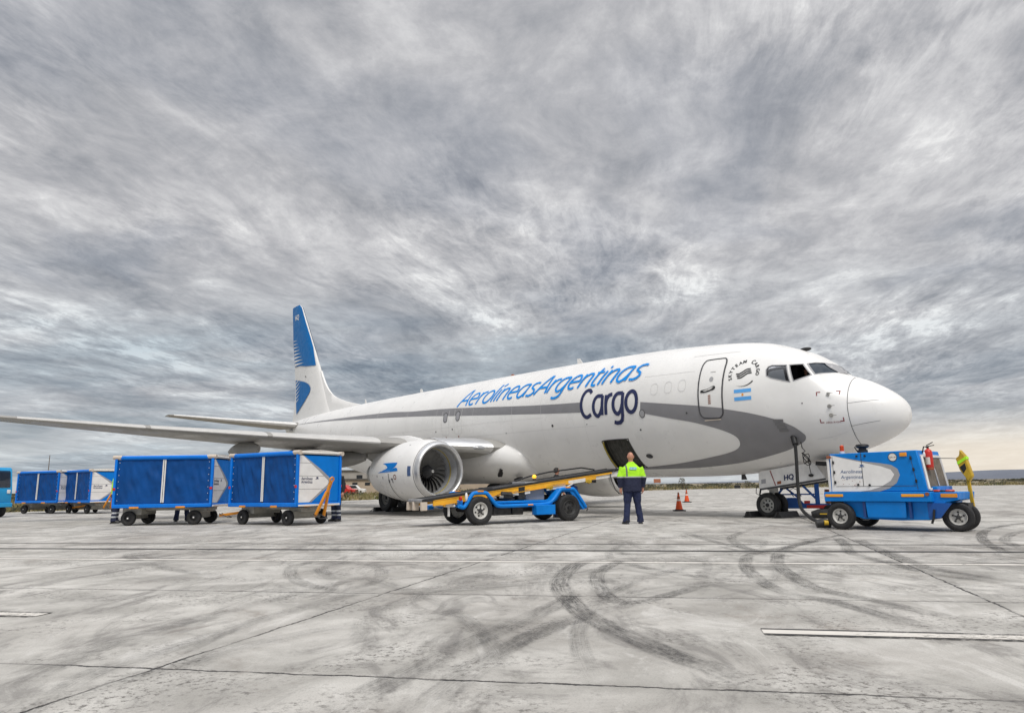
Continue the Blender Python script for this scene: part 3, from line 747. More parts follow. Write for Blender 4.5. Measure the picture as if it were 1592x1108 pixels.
def build_livery():
    up1 = [(37.3, 4.95), (33.75, 4.83), (29.47, 4.70), (22.78, 4.50), (20.35, 4.345), (17.29, 4.20), (12.15, 3.83), (9.62, 3.70)]
    lo1 = [(9.62, 3.36), (12.13, 3.52), (16.3, 3.81), (20.2, 4.10), (28.33, 4.56), (33.75, 4.80)]
    up2 = [(7.07, 3.46), (6.0, 3.30), (4.92, 3.136), (4.177, 2.98), (3.503, 2.82), (2.895, 2.621), (2.489, 2.419), (2.29, 2.234), (2.243, 2.13), (2.34, 2.01), (2.62, 1.885), (3.018, 1.765), (3.782, 1.61), (4.585, 1.505), (5.713, 1.437), (6.883, 1.432), (7.772, 1.437), (8.4, 1.45)]
    in2 = [(8.4, 1.47), (7.696, 1.499), (6.751, 1.55), (6.109, 1.596), (5.178, 1.702), (4.491, 1.809), (4.13, 1.926), (4.011, 2.093), (4.117, 2.273), (4.547, 2.476), (5.259, 2.70), (6.07, 2.885), (6.895, 3.083), (7.10, 3.139)]
    b = spline(up2[:-1], 5) + [up2[-1]] + spline(in2[:-1], 5) + [in2[-1]]
    decal([polyshape(spline(up1, 4) + spline(lo1, 4)), polyshape(b)], sideoff(.004), 'livery_stripe', 'grey_paint', fus, (.25, .06))
    # airline name
    g = girth(12.0, 4.215)
    sh = word_shapes('AerolíneasArgentinas', 16.80, 9.62, .535, .082, .46)
    decal(sh, lambda u, v, l: side(u, g(v), l, .007), 'lettering', 'letter_blue', fus, (.3, .05), .0008)
    g2 = girth(8.4, 3.19)
    sh = word_shapes('Cargo', 9.66, 2.50, .645, .125, .04)
    decal(sh, lambda u, v, l: side(u, g2(v), l, .007), 'lettering', 'letter_navy', fus, (.3, .05), .0008)
    # flag by the door
    def rect(x0, z0, x1, z1): return polyshape([(x0, z0), (x1, z0), (x1, z1), (x0, z1)])
    decal([(*rect(3.895, 3.395, 3.41, 3.495), 0), (*rect(3.89, 3.18, 3.41, 3.28), 0), (*polyshape(arc(3.65, 3.337, .03, .035, 0, 350, 10)), 1)], sideoff(.005), 'flag', ['flag_blue', 'amber'], fus, (.1, .05))
    # round alliance roundel with its ring of letters
    c, rr = (3.655, 3.93), .405; shapes = []
    ring = 'SKYTEAM CARGO'
    for k, ch in enumerate(ring):
        if ch == ' ': continue
        vs, fs = text_polys(ch, .135, .004) if ch != 'C' else ribbon(arc(.055, .05, .047, .052, 48, 312, 14), .022); a, bb = text_width(vs); ang = R(200 - (k * 17.0 if k < 7 else 3 + k * 17.0)); rot = ang - PI / 2
        out = []
        for px, py in vs:
            px -= (a + bb) / 2; rx = px * math.cos(rot) - py * math.sin(rot); ry = px * math.sin(rot) + py * math.cos(rot)
            out.append((c[0] - (math.cos(ang) * (rr - .06) + rx), c[1] + (math.sin(ang) * (rr - .06) + ry) * .93))
        shapes.append((out, fs, 0))
    pts = arc(0, 0, rr - .01, rr - .01, 238, 318, 14); n = len(pts)
    L = [(c[0] - p[0] * (1 + .00 * i), c[1] + p[1] * .93) for i, p in enumerate(pts)]
    Rr = [(c[0] - p[0] * (1 - .10 * i / n), c[1] + p[1] * .93 * (1 - .10 * i / n)) for i, p in enumerate(pts)]
    shapes.append((L + Rr, [(i, n + i, n + i + 1, i + 1) for i in range(n - 1)], 0))
    for k in range(3):
        wv = spline([(-.19, -.05), (-.10, -.055), (0, .0), (.09, .055), (.20, .06)], 5); off = (k - 1) * .075
        vs, fs = ribbon([(c[0] - (p[0] + off * .35), c[1] + p[1] - off * .8) for p in wv], .034); shapes.append((vs, fs, 0))
    decal(shapes, sideoff(.006), 'alliance_emblem', 'black', fus, (.1, .06), .0004)
    # RVSM box: red corner brackets, three probes
    sh = []
    for (x, z, sx, sz) in ((1.80, 3.235, -1, -1), (1.315, 3.245, 1, -1), (1.79, 2.44, -1, 1), (1.25, 2.455, 1, 1)):
        sh.append((*polyshape([(x, z), (x + sx * .09, z), (x + sx * .09, z + sz * .022), (x + sx * .022, z + sz * .022), (x + sx * .022, z + sz * .10), (x, z + sz * .10)]), 0))
    vs, fs = text_polys('AREA RVSM', .062); sh.append(([(1.66 - px, 2.425 + py) for px, py in vs], fs, 0))
    for s1 in sh[:-1]: decal([s1], sideoff(.005), 'corner_mark', 'red_mark', fus, (.08, .08), .0003)
    decal(sh[-1:], sideoff(.005), 'lettering', 'red_mark', fus, (.08, .08), .0003)
    # panel seams: radome, belly, roof lines, cargo-door outline
    sh = []
    def seam(pts, w=.013, mi=0): vs, fs = ribbon(spline(pts, 5), w); sh.append((vs, fs, mi))
    seam([(1.22, 3.62), (1.185, 3.40), (1.16, 3.1), (1.15, 2.8), (1.14, 2.5), (1.14, 2.2), (1.15, 2.0), (1.16, 1.9)], .012, 1)
    seam([(1.14, 2.90), (.9, 2.93), (.55, 2.96)], .007, 1); seam([(1.14, 2.33), (.9, 2.38), (.55, 2.44)], .007, 1)
    seam([(24, 2.95), (18, 2.93), (13, 2.92), (9, 2.88)], .010, 0); seam([(26, 3.5), (20, 3.42), (15, 3.40), (11.5, 3.33)], .008, 0)
    seam([(7.0, 4.25), (6.2, 4.22), (5.2, 4.2)], .008, 0); seam([(5.45, 4.70), (4.0, 4.66)], .009, 0)
    seam([(2.0, 2.05), (1.6, 2.1), (1.25, 2.2)], .008, 0)
    for x in (9.5, 11.6, 13.2, 15.6, 18.2, 20.6, 23.4, 26.4): seam([(x, 4.9), (x, 4.2), (x, 3.4), (x, 2.6), (x, 1.9)], .006, 0)
    for s1 in sh: decal([s1], sideoff(.0045), 'panel_seam', ['thin_seam', 'dark_seal'], fus, (.3, .08), .0002)
    # plugged cabin windows
    for x in (5.56, 6.05, 6.56):
        vs, fs = ribbon(rrect(x - .125, 3.63, x + .125, 3.97, .11) + [rrect(x - .125, 3.63, x + .125, 3.97, .11)[0]], .014)
        decal([(vs, fs, 0)], sideoff(.005), 'plugged_window', 'thin_seam', fus)
    # over-wing exits: small pane with outline of the hatch below
    for x in (16.62, 17.50):
        p = rrect(x - .13, 3.63, x + .13, 4.02, .12); vs, fs = polyshape(p); vo, fo = ribbon(p + [p[0]], .03)
        decal([(vs, fs, 0), (vo, fo, 1)], sideoff(.006), 'exit_window', ['shade_grey', 'dark_seal'], fus, (.2, .08), .002)
        h = [(x - .25, 4.1), (x - .25, 3.2)] + arc(x - .15, 3.2, .10, .10, 180, 270, 4) + arc(x + .15, 3.2, .10, .10, 270, 360, 4) + [(x + .25, 4.1)]
        vs, fs = ribbon(h, .014); vv = polyshape(rrect(x - .03, 2.96, x + .03, 3.03, .02))
        decal([(vs, fs, 0), (*vv, 1)], sideoff(.005), 'emergency_hatch', ['thin_seam', 'rust'], fus, (.2, .08), .001)
    # small dark ports, vents and lights
    sh = []
    for x, z, r in ((18.2, 3.28, .035), (17.0, 3.31, .035), (11.05, 3.02, .05), (5.42, 2.98, .03), (2.13, 2.97, .018), (7.2, 2.62, .03), (13.6, 2.93, .02), (9.4, 2.95, .02)):
        sh.append((*polyshape(arc(x, z, r, r, 0, 350, 12)), 0))
    sh.append((*polyshape(arc(7.03, 3.10, .095, .115, 0, 350, 20)), 1)); vs, fs = ribbon(arc(7.03, 3.10, .10, .12, 0, 360, 20), .02); sh.append((vs, fs, 0))
    sh.append((*polyshape(arc(7.25, 1.83, .13, .065, 0, 350, 18)), 0))
    for i in range(4): sh.append((*polyshape([(2.92 - .03 * i, 2.62 - .085 * i), (2.66 - .02 * i, 2.60 - .085 * i), (2.66 - .02 * i, 2.53 - .085 * i), (2.92 - .03 * i, 2.54 - .085 * i)]), 2))
    for k, s1 in enumerate(sh): decal([s1], sideoff(.008 + .0006 * k), 'vent_port', ['dark_seal', 'panel_grey', 'vent_grey'], fus, (.2, .05), .0006)
    vs, fs = text_polys('LV-HQ', .30, .004)
    decal([([(36.2 - px, 4.55 + py) for px, py in vs], fs, 0)], sideoff(.006), 'registration', 'letter_navy', fus, (.3, .1))
    # probes by the nose
    for x, z in ((1.555, 3.16), (1.525, 2.85), (1.51, 2.62)):
        p = side(x, z, 0, 0); q = side(x, z, 0, .06); d = AC(x - .16, 0, z) - AC(x, 0, z)
        mb = MB(); mb.cyl(p, side(x, z, 0, .02), .052, 14); mb.tube([q - (q - p) * .9, q, q + d * .5, q + d], [.014, .014, .011, .006], 8)
        mb.build('sensor_probe', 'dull_metal', fus)
    # aerials along the crown and belly
    def blade(x, z0, h, c, sweep, th=.02, name='antenna', m='white_metal', y=0):
        poly = [(0, 0), (c, 0), (c * .75 + sweep, h), (c * .25 + sweep, h)]
        mb = MB(); mb.prism(poly, lambda u, v, t: AC(x + u, y + t, z0 + v), -th / 2, th / 2); mb.build(name, m, fus, bevel=.003)
    blade(11.2, sec(11.2)[0] - .02, .26, .30, .12); blade(22.0, sec(22)[0] - .02, .24, .28, .10); blade(27.6, sec(27.6)[0] - .02, .30, .2, .1)
    mb = MB(); mb.ball(AC(15.3, 0, 5.47), (.13, .06, .09)); mb.build('beacon_light', 'rust', fus)
    for x in (19.6, 22.8): mb = MB(); mb.ball(AC(x, 0, sec(x)[0]), (.5, .16, .05)); mb.build('antenna', 'dark_seal', fus)
    mb = MB(); mb.ball(AC(2.62, .0, 4.63), (.17, .08, .055)); mb.build('antenna', 'black', fus)
    blade(4.75, 1.24 - .18, .20, .18, .03, .03, 'drain_mast', 'dark_seal'); blade(10.8, 1.05, .2, .3, -.1, .03, 'antenna', 'dark_seal')
build_livery()

def build_openings():
    # cockpit glazing, starboard panes set in real openings; port panes mirror them
    def pane(poly, m, port=False):
        sg = -1 if port else 1
        def fn(u, v, l):
            p = side(u, v, 0, -.012 if not port else .006); return Vector((p.x, p.y * sg, p.z))
        vs, fs = polyshape(poly); o = decal([(vs, fs, 0)], fn, 'cockpit_window', m, fus, .08)
        vo, fo = ribbon(poly + [poly[0]], .024)
        def fr(u, v, l): p = side(u, v, 0, .007); return Vector((p.x, p.y * sg, p.z))
        decal([(vo, fo, 0)], fr, 'frame', 'seam_grey', o, .08) if False else decal([(vo, fo, 0)], fr, 'window_frame', 'panel_grey', fus, .08)
    for poly, m in ((WIN1, 'clear_glass'), (WIN3, 'screen_glass')): pane(poly, m)
    vo, fo = ribbon(WIN2 + [WIN2[0]], .024); decal([(vo, fo, 0)], lambda u, v, l: side(u, v, 0, .006), 'window_frame', 'panel_grey', fus, .08)
    for poly in (WIN1, WIN2, WIN3): pane(poly, 'screen_glass', True)
    # dark flight deck behind the glass: floor, rear wall, far lining, dashboard, coaming
    mb = MB()
    mb.box(AC(2.6, .2, 3.10), (1.7, 2.0, .04)); mb.box(AC(3.42, .1, 3.70), (.04, 1.9, 1.1)); mb.box(AC(2.95, -.62, 3.55), (.95, .04, 1.0))
    mb.box(AC(1.78, .15, 3.38), (.35, 1.1, .3))
    mb.build('flight_deck', 'cockpit_grey', plane)
    mb = MB(); mb.box(AC(2.62, .52, 3.62), (.16, .5, .9)); mb.box(AC(2.45, .52, 3.30), (.45, .5, .14)); mb.build('pilot_seat', 'dark_cloth', plane, bevel=.03)
    # pulled-down grey sunshade in the rear side window
    mb = MB(); mb.prism([(3.0, 3.70), (3.0, 3.90), (2.9, 3.93), (2.62, 3.94), (2.52, 3.55)], lambda u, v, t: AC(u, ysurf(u, v) - .07 + t, v), 0, .012); mb.build('sun_shade', 'shade_grey', plane)
    # forward hold with quilted lining
    mb = MB()
    for k in range(6):
        pass
    x0, x1 = 7.66, 8.98
    zs = [1.42, 1.5, 1.65, 1.8, 2.0, 2.2, 2.45]
    for xw in (x0, x1): mb.loft([[AC(xw, .4, z), AC(xw, ysurf(xw, z) - .03, z)] for z in zs], caps=False, closed=False)
    mb.add([AC(x0, .5, 1.3), AC(x1, .5, 1.3), AC(x1, .5, 2.6), AC(x0, .5, 2.6)], [(0, 1, 2, 3)])
    mb.add([AC(x0, 1.62, 2.45), AC(x1, 1.62, 2.45), AC(x1, .5, 2.45), AC(x0, .5, 2.45)], [(0, 1, 2, 3)])
    mb.add([AC(x0, .5, 1.42), AC(x1, .5, 1.42), AC(x1, .82, 1.42), AC(x0, .82, 1.42)], [(0, 1, 2, 3)])
    mb.build('cargo_hold', 'liner', plane, smooth=0)
    # quilted net hanging just inside the doorway, folded in uneven pleats
    rings = []
    for i in range(25):
        u = 7.74 + 1.16 * i / 24; rings.append([AC(u, ysurf(u, z) - .16 - .035 * math.sin(i * 1.7 + 2.0 * (2.4 - z)) - .25 * (2.4 - z) * .2, z) for z in (2.42, 2.2, 2.0, 1.8, 1.6, 1.46)])
    mb = MB(); mb.loft(rings, caps=False, closed=False); mb.build('cargo_net', 'liner', plane)
    P = HOLD + [HOLD[0]]
    mb = MB(); mb.tube([side(u, v, 0, .006) for u, v in spline(P, 4)], .014, 8); mb.build('door_seal', 'dark_seal', plane)
    mb = MB(); mb.tube([side(u, v, 0, .004) for u, v in spline([(8.88, 2.34), (8.915, 2.2), (8.91, 1.9), (8.90, 1.55)], 4)], .026, 8); mb.build('door_seal', 'seal_yellow', plane)
    # forward service door
    D = [(4.985, 3.05), (4.995, 3.6), (4.99, 4.2), (4.975, 4.36), (4.93, 4.45), (4.85, 4.485), (4.40, 4.485), (4.30, 4.455), (4.255, 4.36), (4.245, 4.2), (4.245, 3.6), (4.255, 2.98), (4.275, 2.87), (4.34, 2.79), (4.44, 2.76), (4.80, 2.79), (4.90, 2.82), (4.965, 2.91)]
    D = spline(D, 3, True)
    inner = [D[0]] + D[1:]
    cx, cz = 4.62, 3.62
    vs, fs = polyshape([(cx + (a - cx) * .965, cz + (b - cz) * .985) for a, b in D])
    # the skin inside the seam: white above, stripe paint below
    door = decal([(vs, fs, 0)], sideoff(.0042 + .004), 'service_door', 'white_paint', plane, (.2, .05))
    def stripe_top(u): return 3.136 + (3.02 - 3.136) * (4.92 - u) / (4.92 - 4.25)
    lowp = [(cx + (a - cx) * .965, cz + (b - cz) * .985) for a, b in D]
    lowp = [(a, min(b, stripe_top(a))) for a, b in lowp]
    ded = []
    for p in lowp:
        if not ded or math.dist(p, ded[-1]) > 1e-4: ded.append(p)
    decal([polyshape(ded)], sideoff(.0115), 'door_stripe', 'grey_paint', door, (.2, .05))
    mb = MB(); mb.tube([side(a, b, 0, .006) for a, b in D + [D[0]]], .022, 8); mb.build('door_seal', 'dark_seal', door)
    h = spline([(4.90, 3.575), (4.70, 3.60), (4.55, 3.66), (4.47, 3.66), (4.47, 3.58), (4.60, 3.54), (4.75, 3.51), (4.90, 3.51)], 3, True)
    mb = MB(); mb.prism(h, lambda u, v, t: side(u, v, 0, t), .008, .024); mb.build('door_handle', 'black', door)
    h2 = [(4.84, 3.555), (4.70, 3.575), (4.56, 3.635), (4.50, 3.63), (4.60, 3.57), (4.76, 3.535)]
    mb = MB(); mb.prism(h2, lambda u, v, t: side(u, v, 0, t), .026, .036); mb.build('door_handle', 'white_metal', door)
    decal([polyshape(arc(4.60, 3.875, .062, .072, 0, 350, 16))], sideoff(.016), 'door_window', 'panel_grey', door)
    sh = []
    for k in range(5): sh.append((*polyshape([(4.68, 3.42 - .055 * k), (4.60, 3.42 - .055 * k), (4.60, 3.39 - .055 * k), (4.68, 3.39 - .055 * k)]), 0))
    sh.append((*polyshape([(4.66, 4.08), (4.50, 4.08), (4.50, 4.095), (4.66, 4.095)]), 1))
    for s1 in sh: decal([s1], sideoff(.015), 'door_placard', ['rust', 'seam_grey'], door)
    # sill step below the door
    mb = MB(); mb.tube([side(u, 2.72, 0, .012) for u in (4.86, 4.6, 4.36)], .014, 8); mb.build('door_sill', 'beige', door)
build_openings()

def foil(y, xle, chord, z, tr, n=14, twist=0.0, sgn=1, droop=0.0):
    """aerofoil section ring; chord along x"""
    up, lo = [], []
    for k in range(n + 1):
        t = (1 - math.cos(PI * k / n)) / 2
        th = 5 * tr * (.2969 * math.sqrt(t) - .126 * t - .3516 * t * t + .2843 * t ** 3 - .1036 * t ** 4)
        cam = .018 * (1 - (2 * t - 1) ** 2)
        up.append((t, cam + th)); lo.append((t, cam - th))
    pts = up[::-1] + lo[1:-1]
    return [AC(xle + t * chord, sgn * y, z + h * chord - math.sin(twist) * (t - .3) * chord) for t, h in pts]

def build_wing(sgn):
    wing = None
    ST = [(1.2, 13.35, 8.0, 2.30, .115), (1.95, 13.95, 7.25, 2.33, .115), (3.0, 14.4, 6.65, 2.38, .11), (4.83, 15.25, 5.7, 2.48, .105), (5.6, 15.65, 5.15, 2.53, .10), (9.0, 17.45, 3.95, 2.78, .092), (13.0, 19.55, 2.75, 3.10, .088), (16.6, 21.4, 1.75, 3.42, .085), (17.05, 21.72, 1.5, 3.47, .08)]
    mb = MB(); mb.loft([foil(y, x, c, z, t, twist=R(2.5 - 2.5 * y / 17), sgn=sgn) for y, x, c, z, t in ST])
    wing = mb.build('wing', 'wing_grey', plane, 35)
    # leading-edge slats in polished metal
    for a, b in ((2.1, 3.9), (5.9, 9.2), (9.35, 12.7), (12.85, 16.3)):
        rings = []
        for y in [a + (b - a) * k / 4 for k in range(5)]:
            i = max(k for k in range(len(ST) - 1) if ST[k][0] <= y); f = (y - ST[i][0]) / (ST[i + 1][0] - ST[i][0])
            x, c, z, t = [ST[i][k] + f * (ST[i + 1][k] - ST[i][k]) for k in (1, 2, 3, 4)]
            full = foil(y, x - .012, c, z, t * 1.03, n=22, twist=R(2.5 - 2.5 * y / 17), sgn=sgn); m = len(full) // 2
            rings.append(full[m - 7:m + (4 if a < 3 else 2)])
        q = MB(); q.loft(rings, closed=False, caps=False); q.build('slat', 'bare_metal' if a < 3 else 'slat_grey', wing)
    # flap track fairings (canoes)
    for y, xa, L, zz in ((5.75, 17.2, 4.4, 2.10), (7.3, 17.6, 3.7, 2.24), (9.35, 18.4, 3.1, 2.42)):
        rings = []
        for k in range(11):
            t = k / 10; w = .20 * math.sin(PI * min(1, t * .93 + .05)) ** .6; hgt = .36 * math.sin(PI * min(1, t * .9 + .08)) ** .7
            rings.append([AC(xa + L * t, sgn * (y + w * math.cos(2 * PI * j / 12)), zz + .02 * t - .16 * (1 - t) * 0 + (hgt * .9 * math.sin(2 * PI * j / 12))) for j in range(12)])
        q = MB(); q.loft(rings); q.build('flap_fairing', 'wing_grey', wing, 50)
    # landing light let into the root, dark access panels and fuel vents underneath
    if sgn > 0:
        q = MB(); c = AC(14.22, 2.62, 2.40); q.ball(c, (.10, .30, .085)); q.build('landing_light', 'duct_grey', wing)
        q = MB(); q.ball(AC(14.16, 2.78, 2.40), (.07, .07, .055)); q.build('landing_light', 'bare_metal', wing)
    rnd = random.Random(3)
    for y, x in ((7.4, 18.0), (8.9, 18.6), (10.2, 19.0), (11.4, 19.5), (12.6, 20.1), (13.8, 20.7), (15.4, 21.6)):
        i = max(k for k in range(len(ST) - 1) if ST[k][0] <= y); f = (y - ST[i][0]) / (ST[i + 1][0] - ST[i][0])
        xl, c, z, t = [ST[i][k] + f * (ST[i + 1][k] - ST[i][k]) for k in (1, 2, 3, 4)]
        q = MB(); w = rnd.uniform(.25, .5)
        rings = []
        for yy in (y - w, y + w):
            i2 = max(k for k in range(len(ST) - 1) if ST[k][0] <= yy); f2 = (yy - ST[i2][0]) / (ST[i2 + 1][0] - ST[i2][0])
            xl2, c2, z2, t2 = [ST[i2][k] + f2 * (ST[i2 + 1][k] - ST[i2][k]) for k in (1, 2, 3, 4)]
            ring = foil(yy, xl2, c2, z2, t2 * 1.012, n=20, twist=R(2.5 - 2.5 * yy / 17), sgn=sgn); lo = ring[21:]
            rings.append(lo[3:11])
        q.loft(rings, closed=False, caps=False); q.build('access_panel', 'panel_grey' if rnd.random() < .5 else 'dull_metal', wing)
    # blended winglet
    rings = []
    for k, (yy, zz, xo, c) in enumerate(((17.0, 3.465, 21.70, 1.52), (17.35, 3.56, 21.95, 1.40), (17.60, 3.81, 22.2, 1.28), (17.78, 4.3, 22.55, 1.12), (18.0, 5.8, 23.55, .55))):
        lean = [0, 25, 55, 78, 82][k]; r = []
        for p in foil(0, xo, c, 0, .08): r.append(Vector((p.x, -sgn * (yy - p.z * math.sin(R(lean))), zz + p.z * math.cos(R(lean)))))
        rings.append(r)
    q = MB(); q.loft(rings); q.build('winglet', 'white_paint', wing, 40)
    return wing
wing_r = build_wing(1); wing_l = build_wing(-1)

def build_belly():
    rings = []
    for k in range(26):
        x = 12.95 + (24.3 - 12.95) * (k / 25) ** 1.35
        s = math.sqrt(max(0, 1 - (max(0, 15.2 - x) / 2.27) ** 2)) * math.sqrt(max(.02, 1 - (max(0, x - 20.2) / 4.25) ** 2))
        w = 1.30 + .86 * s; zt = 2.30 + .72 * s; zb = 1.42 - .34 * s
        ring = []
        for j in range(44):
            a = 2 * PI * j / 44; ca, sa = math.cos(a), math.sin(a)
            ring.append(AC(x, w * math.copysign(abs(ca) ** .86, ca), (zt + zb) / 2 + (zt - zb) / 2 * math.copysign(abs(sa) ** .92, sa)))
        rings.append(ring)
    mb = MB(); mb.loft(rings); o = mb.build('wing_fairing', 'white_paint', plane, 60)
    # ram-air inlet and pack doors under the fairing
    mb = MB()
    mb.add([AC(12.9, 1.35, 1.34), AC(13.5, 1.42, 1.30), AC(13.5, 1.28, 1.22), AC(12.9, 1.2, 1.26)], [(0, 1, 2, 3)])
    mb = MB(); mb.bar(AC(13.9, 1.80, 1.62), AC(14.25, 1.62, 1.36), .16, .10); mb.build('air_inlet', 'black', o)
    mb = MB(); mb.bar(AC(13.25, 1.42, 1.28), AC(13.7, 1.30, 1.21), .14, .06); mb.build('air_inlet', 'black', o)
    mb = MB(); mb.ball(AC(13.75, 1.88, 1.92), (.09, .06, .07)); mb.build('position_light', 'rust', o)
build_belly()

def build_engine(sgn):
    C = Vector(AC(13.5, sgn * 4.83, 1.52)); ax = Vector((-1, 0, 0))
    mb = MB(); mb.lathe([(.17, .968), (.20, .985), (.45, 1.035), (.8, 1.065), (1.3, 1.075), (1.9, 1.05), (2.5, .975), (3.0, .88), (3.35, .80), (3.34, .77), (3.0, .80), (2.6, .82)], C, ax, 64, squash=.95)
    eng = mb.build('engine', 'white_paint', plane, 50)
    mb = MB(); mb.lathe([(.171, .967), (.12, .955), (.06, .930), (.02, .900), (0, .868), (.015, .838), (.06, .812), (.14, .797), (.22, .79)], C, ax, 64, squash=.95); mb.build('inlet_lip', 'bare_metal', eng, 60)
    mb = MB(); mb.lathe([(.22, .789), (.4, .782), (.9, .775), (1.0, .775)], C, ax, 64, squash=.965); mb.build('inlet_duct', 'duct_grey', eng, 60)
    mb = MB(); mb.lathe([(.56, .784), (.57, .772), (.615, .772), (.625, .784)], C, ax, 64, squash=.965); mb.build('inlet_ring', 'seal_yellow', eng, 60)
    mb = MB(); mb.lathe([(1.02, .79), (1.02, .01)], C, ax, 48); mb.build('fan_case', 'dark_seal', eng)
    fan = MB()
    for k in range(24):
        a0 = 2 * PI * k / 24; vs = []
        for j in range(6):
            r = .22 + (.765 - .22) * j / 5; tw = R(25 + 38 * j / 5); ch = .10 + .09 * j / 5
            sw = .05 * math.sin(PI * j / 5)
            t = Vector((0, -math.sin(a0), math.cos(a0))); rad = Vector((0, math.cos(a0), math.sin(a0)))
            d = ax * math.cos(tw) + t * math.sin(tw)
            c = C + ax * .90 + rad * r + t * sw
            vs += [c - d * ch, c + d * ch]
        fan.add(vs, [(2 * j, 2 * j + 1, 2 * j + 3, 2 * j + 2) for j in range(5)])
    fan.build('fan', 'fan_blade', eng, 60, fix=False)
    mb = MB(); mb.lathe([(.50, .001), (.52, .03), (.62, .10), (.78, .185), (.90, .235)], C, ax, 28, 0); mb.lathe([(.498, .001), (.500, .045), (.507, .046), (.517, .03)], C, ax, 16, 1); mb.lathe([(.4965, .001), (.4975, .022)], C, ax, 12, 0)
    mb.build('spinner', ['fan_dark', 'white_metal'], eng, 60)
    mb = MB(); mb.lathe([(2.6, .60), (3.3, .58), (3.9, .46), (4.3, .38), (4.3, .34), (3.8, .34)], C, ax, 36); mb.build('exhaust_nozzle', 'dull_metal', eng, 50)
    mb = MB(); mb.lathe([(3.8, .30), (4.3, .24), (4.8, .05), (4.82, .001)], C, ax, 28); mb.build('exhaust_cone', 'dull_metal', eng, 50)
    # seams and markings wrapped round the cowl
    prof = [(.17, .968), (.20, .985), (.45, 1.035), (.8, 1.065), (1.3, 1.075), (1.9, 1.05), (2.5, .975), (3.0, .88), (3.35, .80)]
    def rad(h):
        for i in range(len(prof) - 1):
            if prof[i + 1][0] >= h: break
        a, b = prof[i], prof[i + 1]; return a[1] + (b[1] - a[1]) * (h - a[0]) / (b[0] - a[0])
    def cowl(off):
        def fn(h, s, l):                      # h aft of the lip, s arc length up from the outboard side
            r = rad(h) + off + l; a = s / 1.06; o = Vector((0, -sgn * math.cos(a), math.sin(a))) * r
            if o.z < 0: o.z *= .95
            return C + ax * h + o
        return fn
    ar = lambda h, a0, a1, w: ribbon([(h, 1.06 * R(a0 + (a1 - a0) * k / 30)) for k in range(31)], w)
    sh = [(*ar(1.58, -95, -3, .034), 0), (*ar(.19, -110, 110, .014), 0)]
    vs, fs = ribbon([(1.45, .04), (1.75, .045), (2.6, .03)], .006); sh.append((vs, fs, 1))
    decal(sh, cowl(.005), 'cowl_seam', ['dark_seal', 'thin_seam'], eng, .15)
    # blue bird emblem
    if sgn > 0:
        B = [(2.24, .42), (1.68, .43), (1.70, .30), (1.80, .15), (1.72, .145), (1.64, .08), (1.62, .0), (1.82, .01), (1.88, .09), (1.87, -.0), (2.15, -.04), (2.42, -.13), (2.02, .17), (2.06, .30)]
        B = [(2.24, .42), (1.62, .43), (1.60, .33), (1.80, .10), (1.72, .06), (1.66, .16), (1.55, .13), (1.50, .02), (1.52, -.04), (1.95, -.06), (2.42, -.14), (2.05, .13), (2.10, .27)]
        B = [(2.40 - 1.42 * (a - 258) / 179, .31 - .33 * (b - 430) / 103) for a, b in ((298, 430), (427, 433), (424, 455), (412, 480), (393, 500), (404, 492), (420, 484), (432, 492), (437, 520), (400, 524), (258, 533), (300, 512), (345, 490), (351, 478), (336, 456), (316, 441))]
        decal([polyshape(B)], cowl(.006), 'bird_emblem', 'bird_blue', eng, .12)
        sh = [(*polyshape([(.30, .17), (.30, -.17), (.45, -.17), (.45, .17)]), 2)]
        vs, fs = ribbon(arc(1.17, -.18, .07, .075, 0, 360, 16), .03); sh.append((vs, fs, 1))
        sh += [(*polyshape([(1.42, -.22), (1.32, -.22), (1.32, -.38), (1.37, -.38), (1.37, -.28), (1.42, -.28)]), 0), (*polyshape([(1.62, -.27), (1.54, -.27), (1.54, -.38), (1.62, -.38)]), 0),
               (*polyshape([(2.02, -.15), (1.98, -.15), (1.98, -.24), (2.02, -.24)]), 0), (*polyshape([(2.5, -.10), (2.46, -.10), (2.46, -.18), (2.5, -.18)]), 0), (*polyshape(arc(.95, 1.02, .025, .025, 0, 350, 10)), 0)]
        for s1 in sh: decal([s1], cowl(.0065), 'cowl_placard', ['dark_seal', 'rust', 'shade_blue'], eng, .1)
    k = 1.05; eng.scale = (k, k, k); eng.location = C * (1 - k)
    # pylon
    rings = []
    for h, zt, zb, w in ((1.0, 2.60, 2.45, .03), (1.5, 2.74, 2.4, .17), (2.2, 2.86, 2.2, .22), (3.2, 2.9, 2.0, .23), (4.2, 2.8, 2.0, .20), (5.4, 2.62, 2.2, .10)):
        rings.append([AC(13.5 + h, sgn * 4.83 + w * cx, zb + (zt - zb) * cz) for cx, cz in ((-1, 0), (-1, .7), (-.6, 1), (.6, 1), (1, .7), (1, 0))])
    q = MB(); q.loft(rings); py = q.build('pylon', 'white_paint', plane, 40)
    q = MB(); q.prism([(3.2, 2.05), (3.9, 1.75), (5.0, 2.15), (5.2, 2.4), (3.4, 2.4)], lambda u, v, t: AC(13.5 + u, sgn * 4.83 + t, v), -.14, .14); q.build('pylon_fairing', 'wing_grey', py)
mk('shade_blue', (.06, .11, .24), .5, 0, .1, 5)
build_engine(1); build_engine(-1)

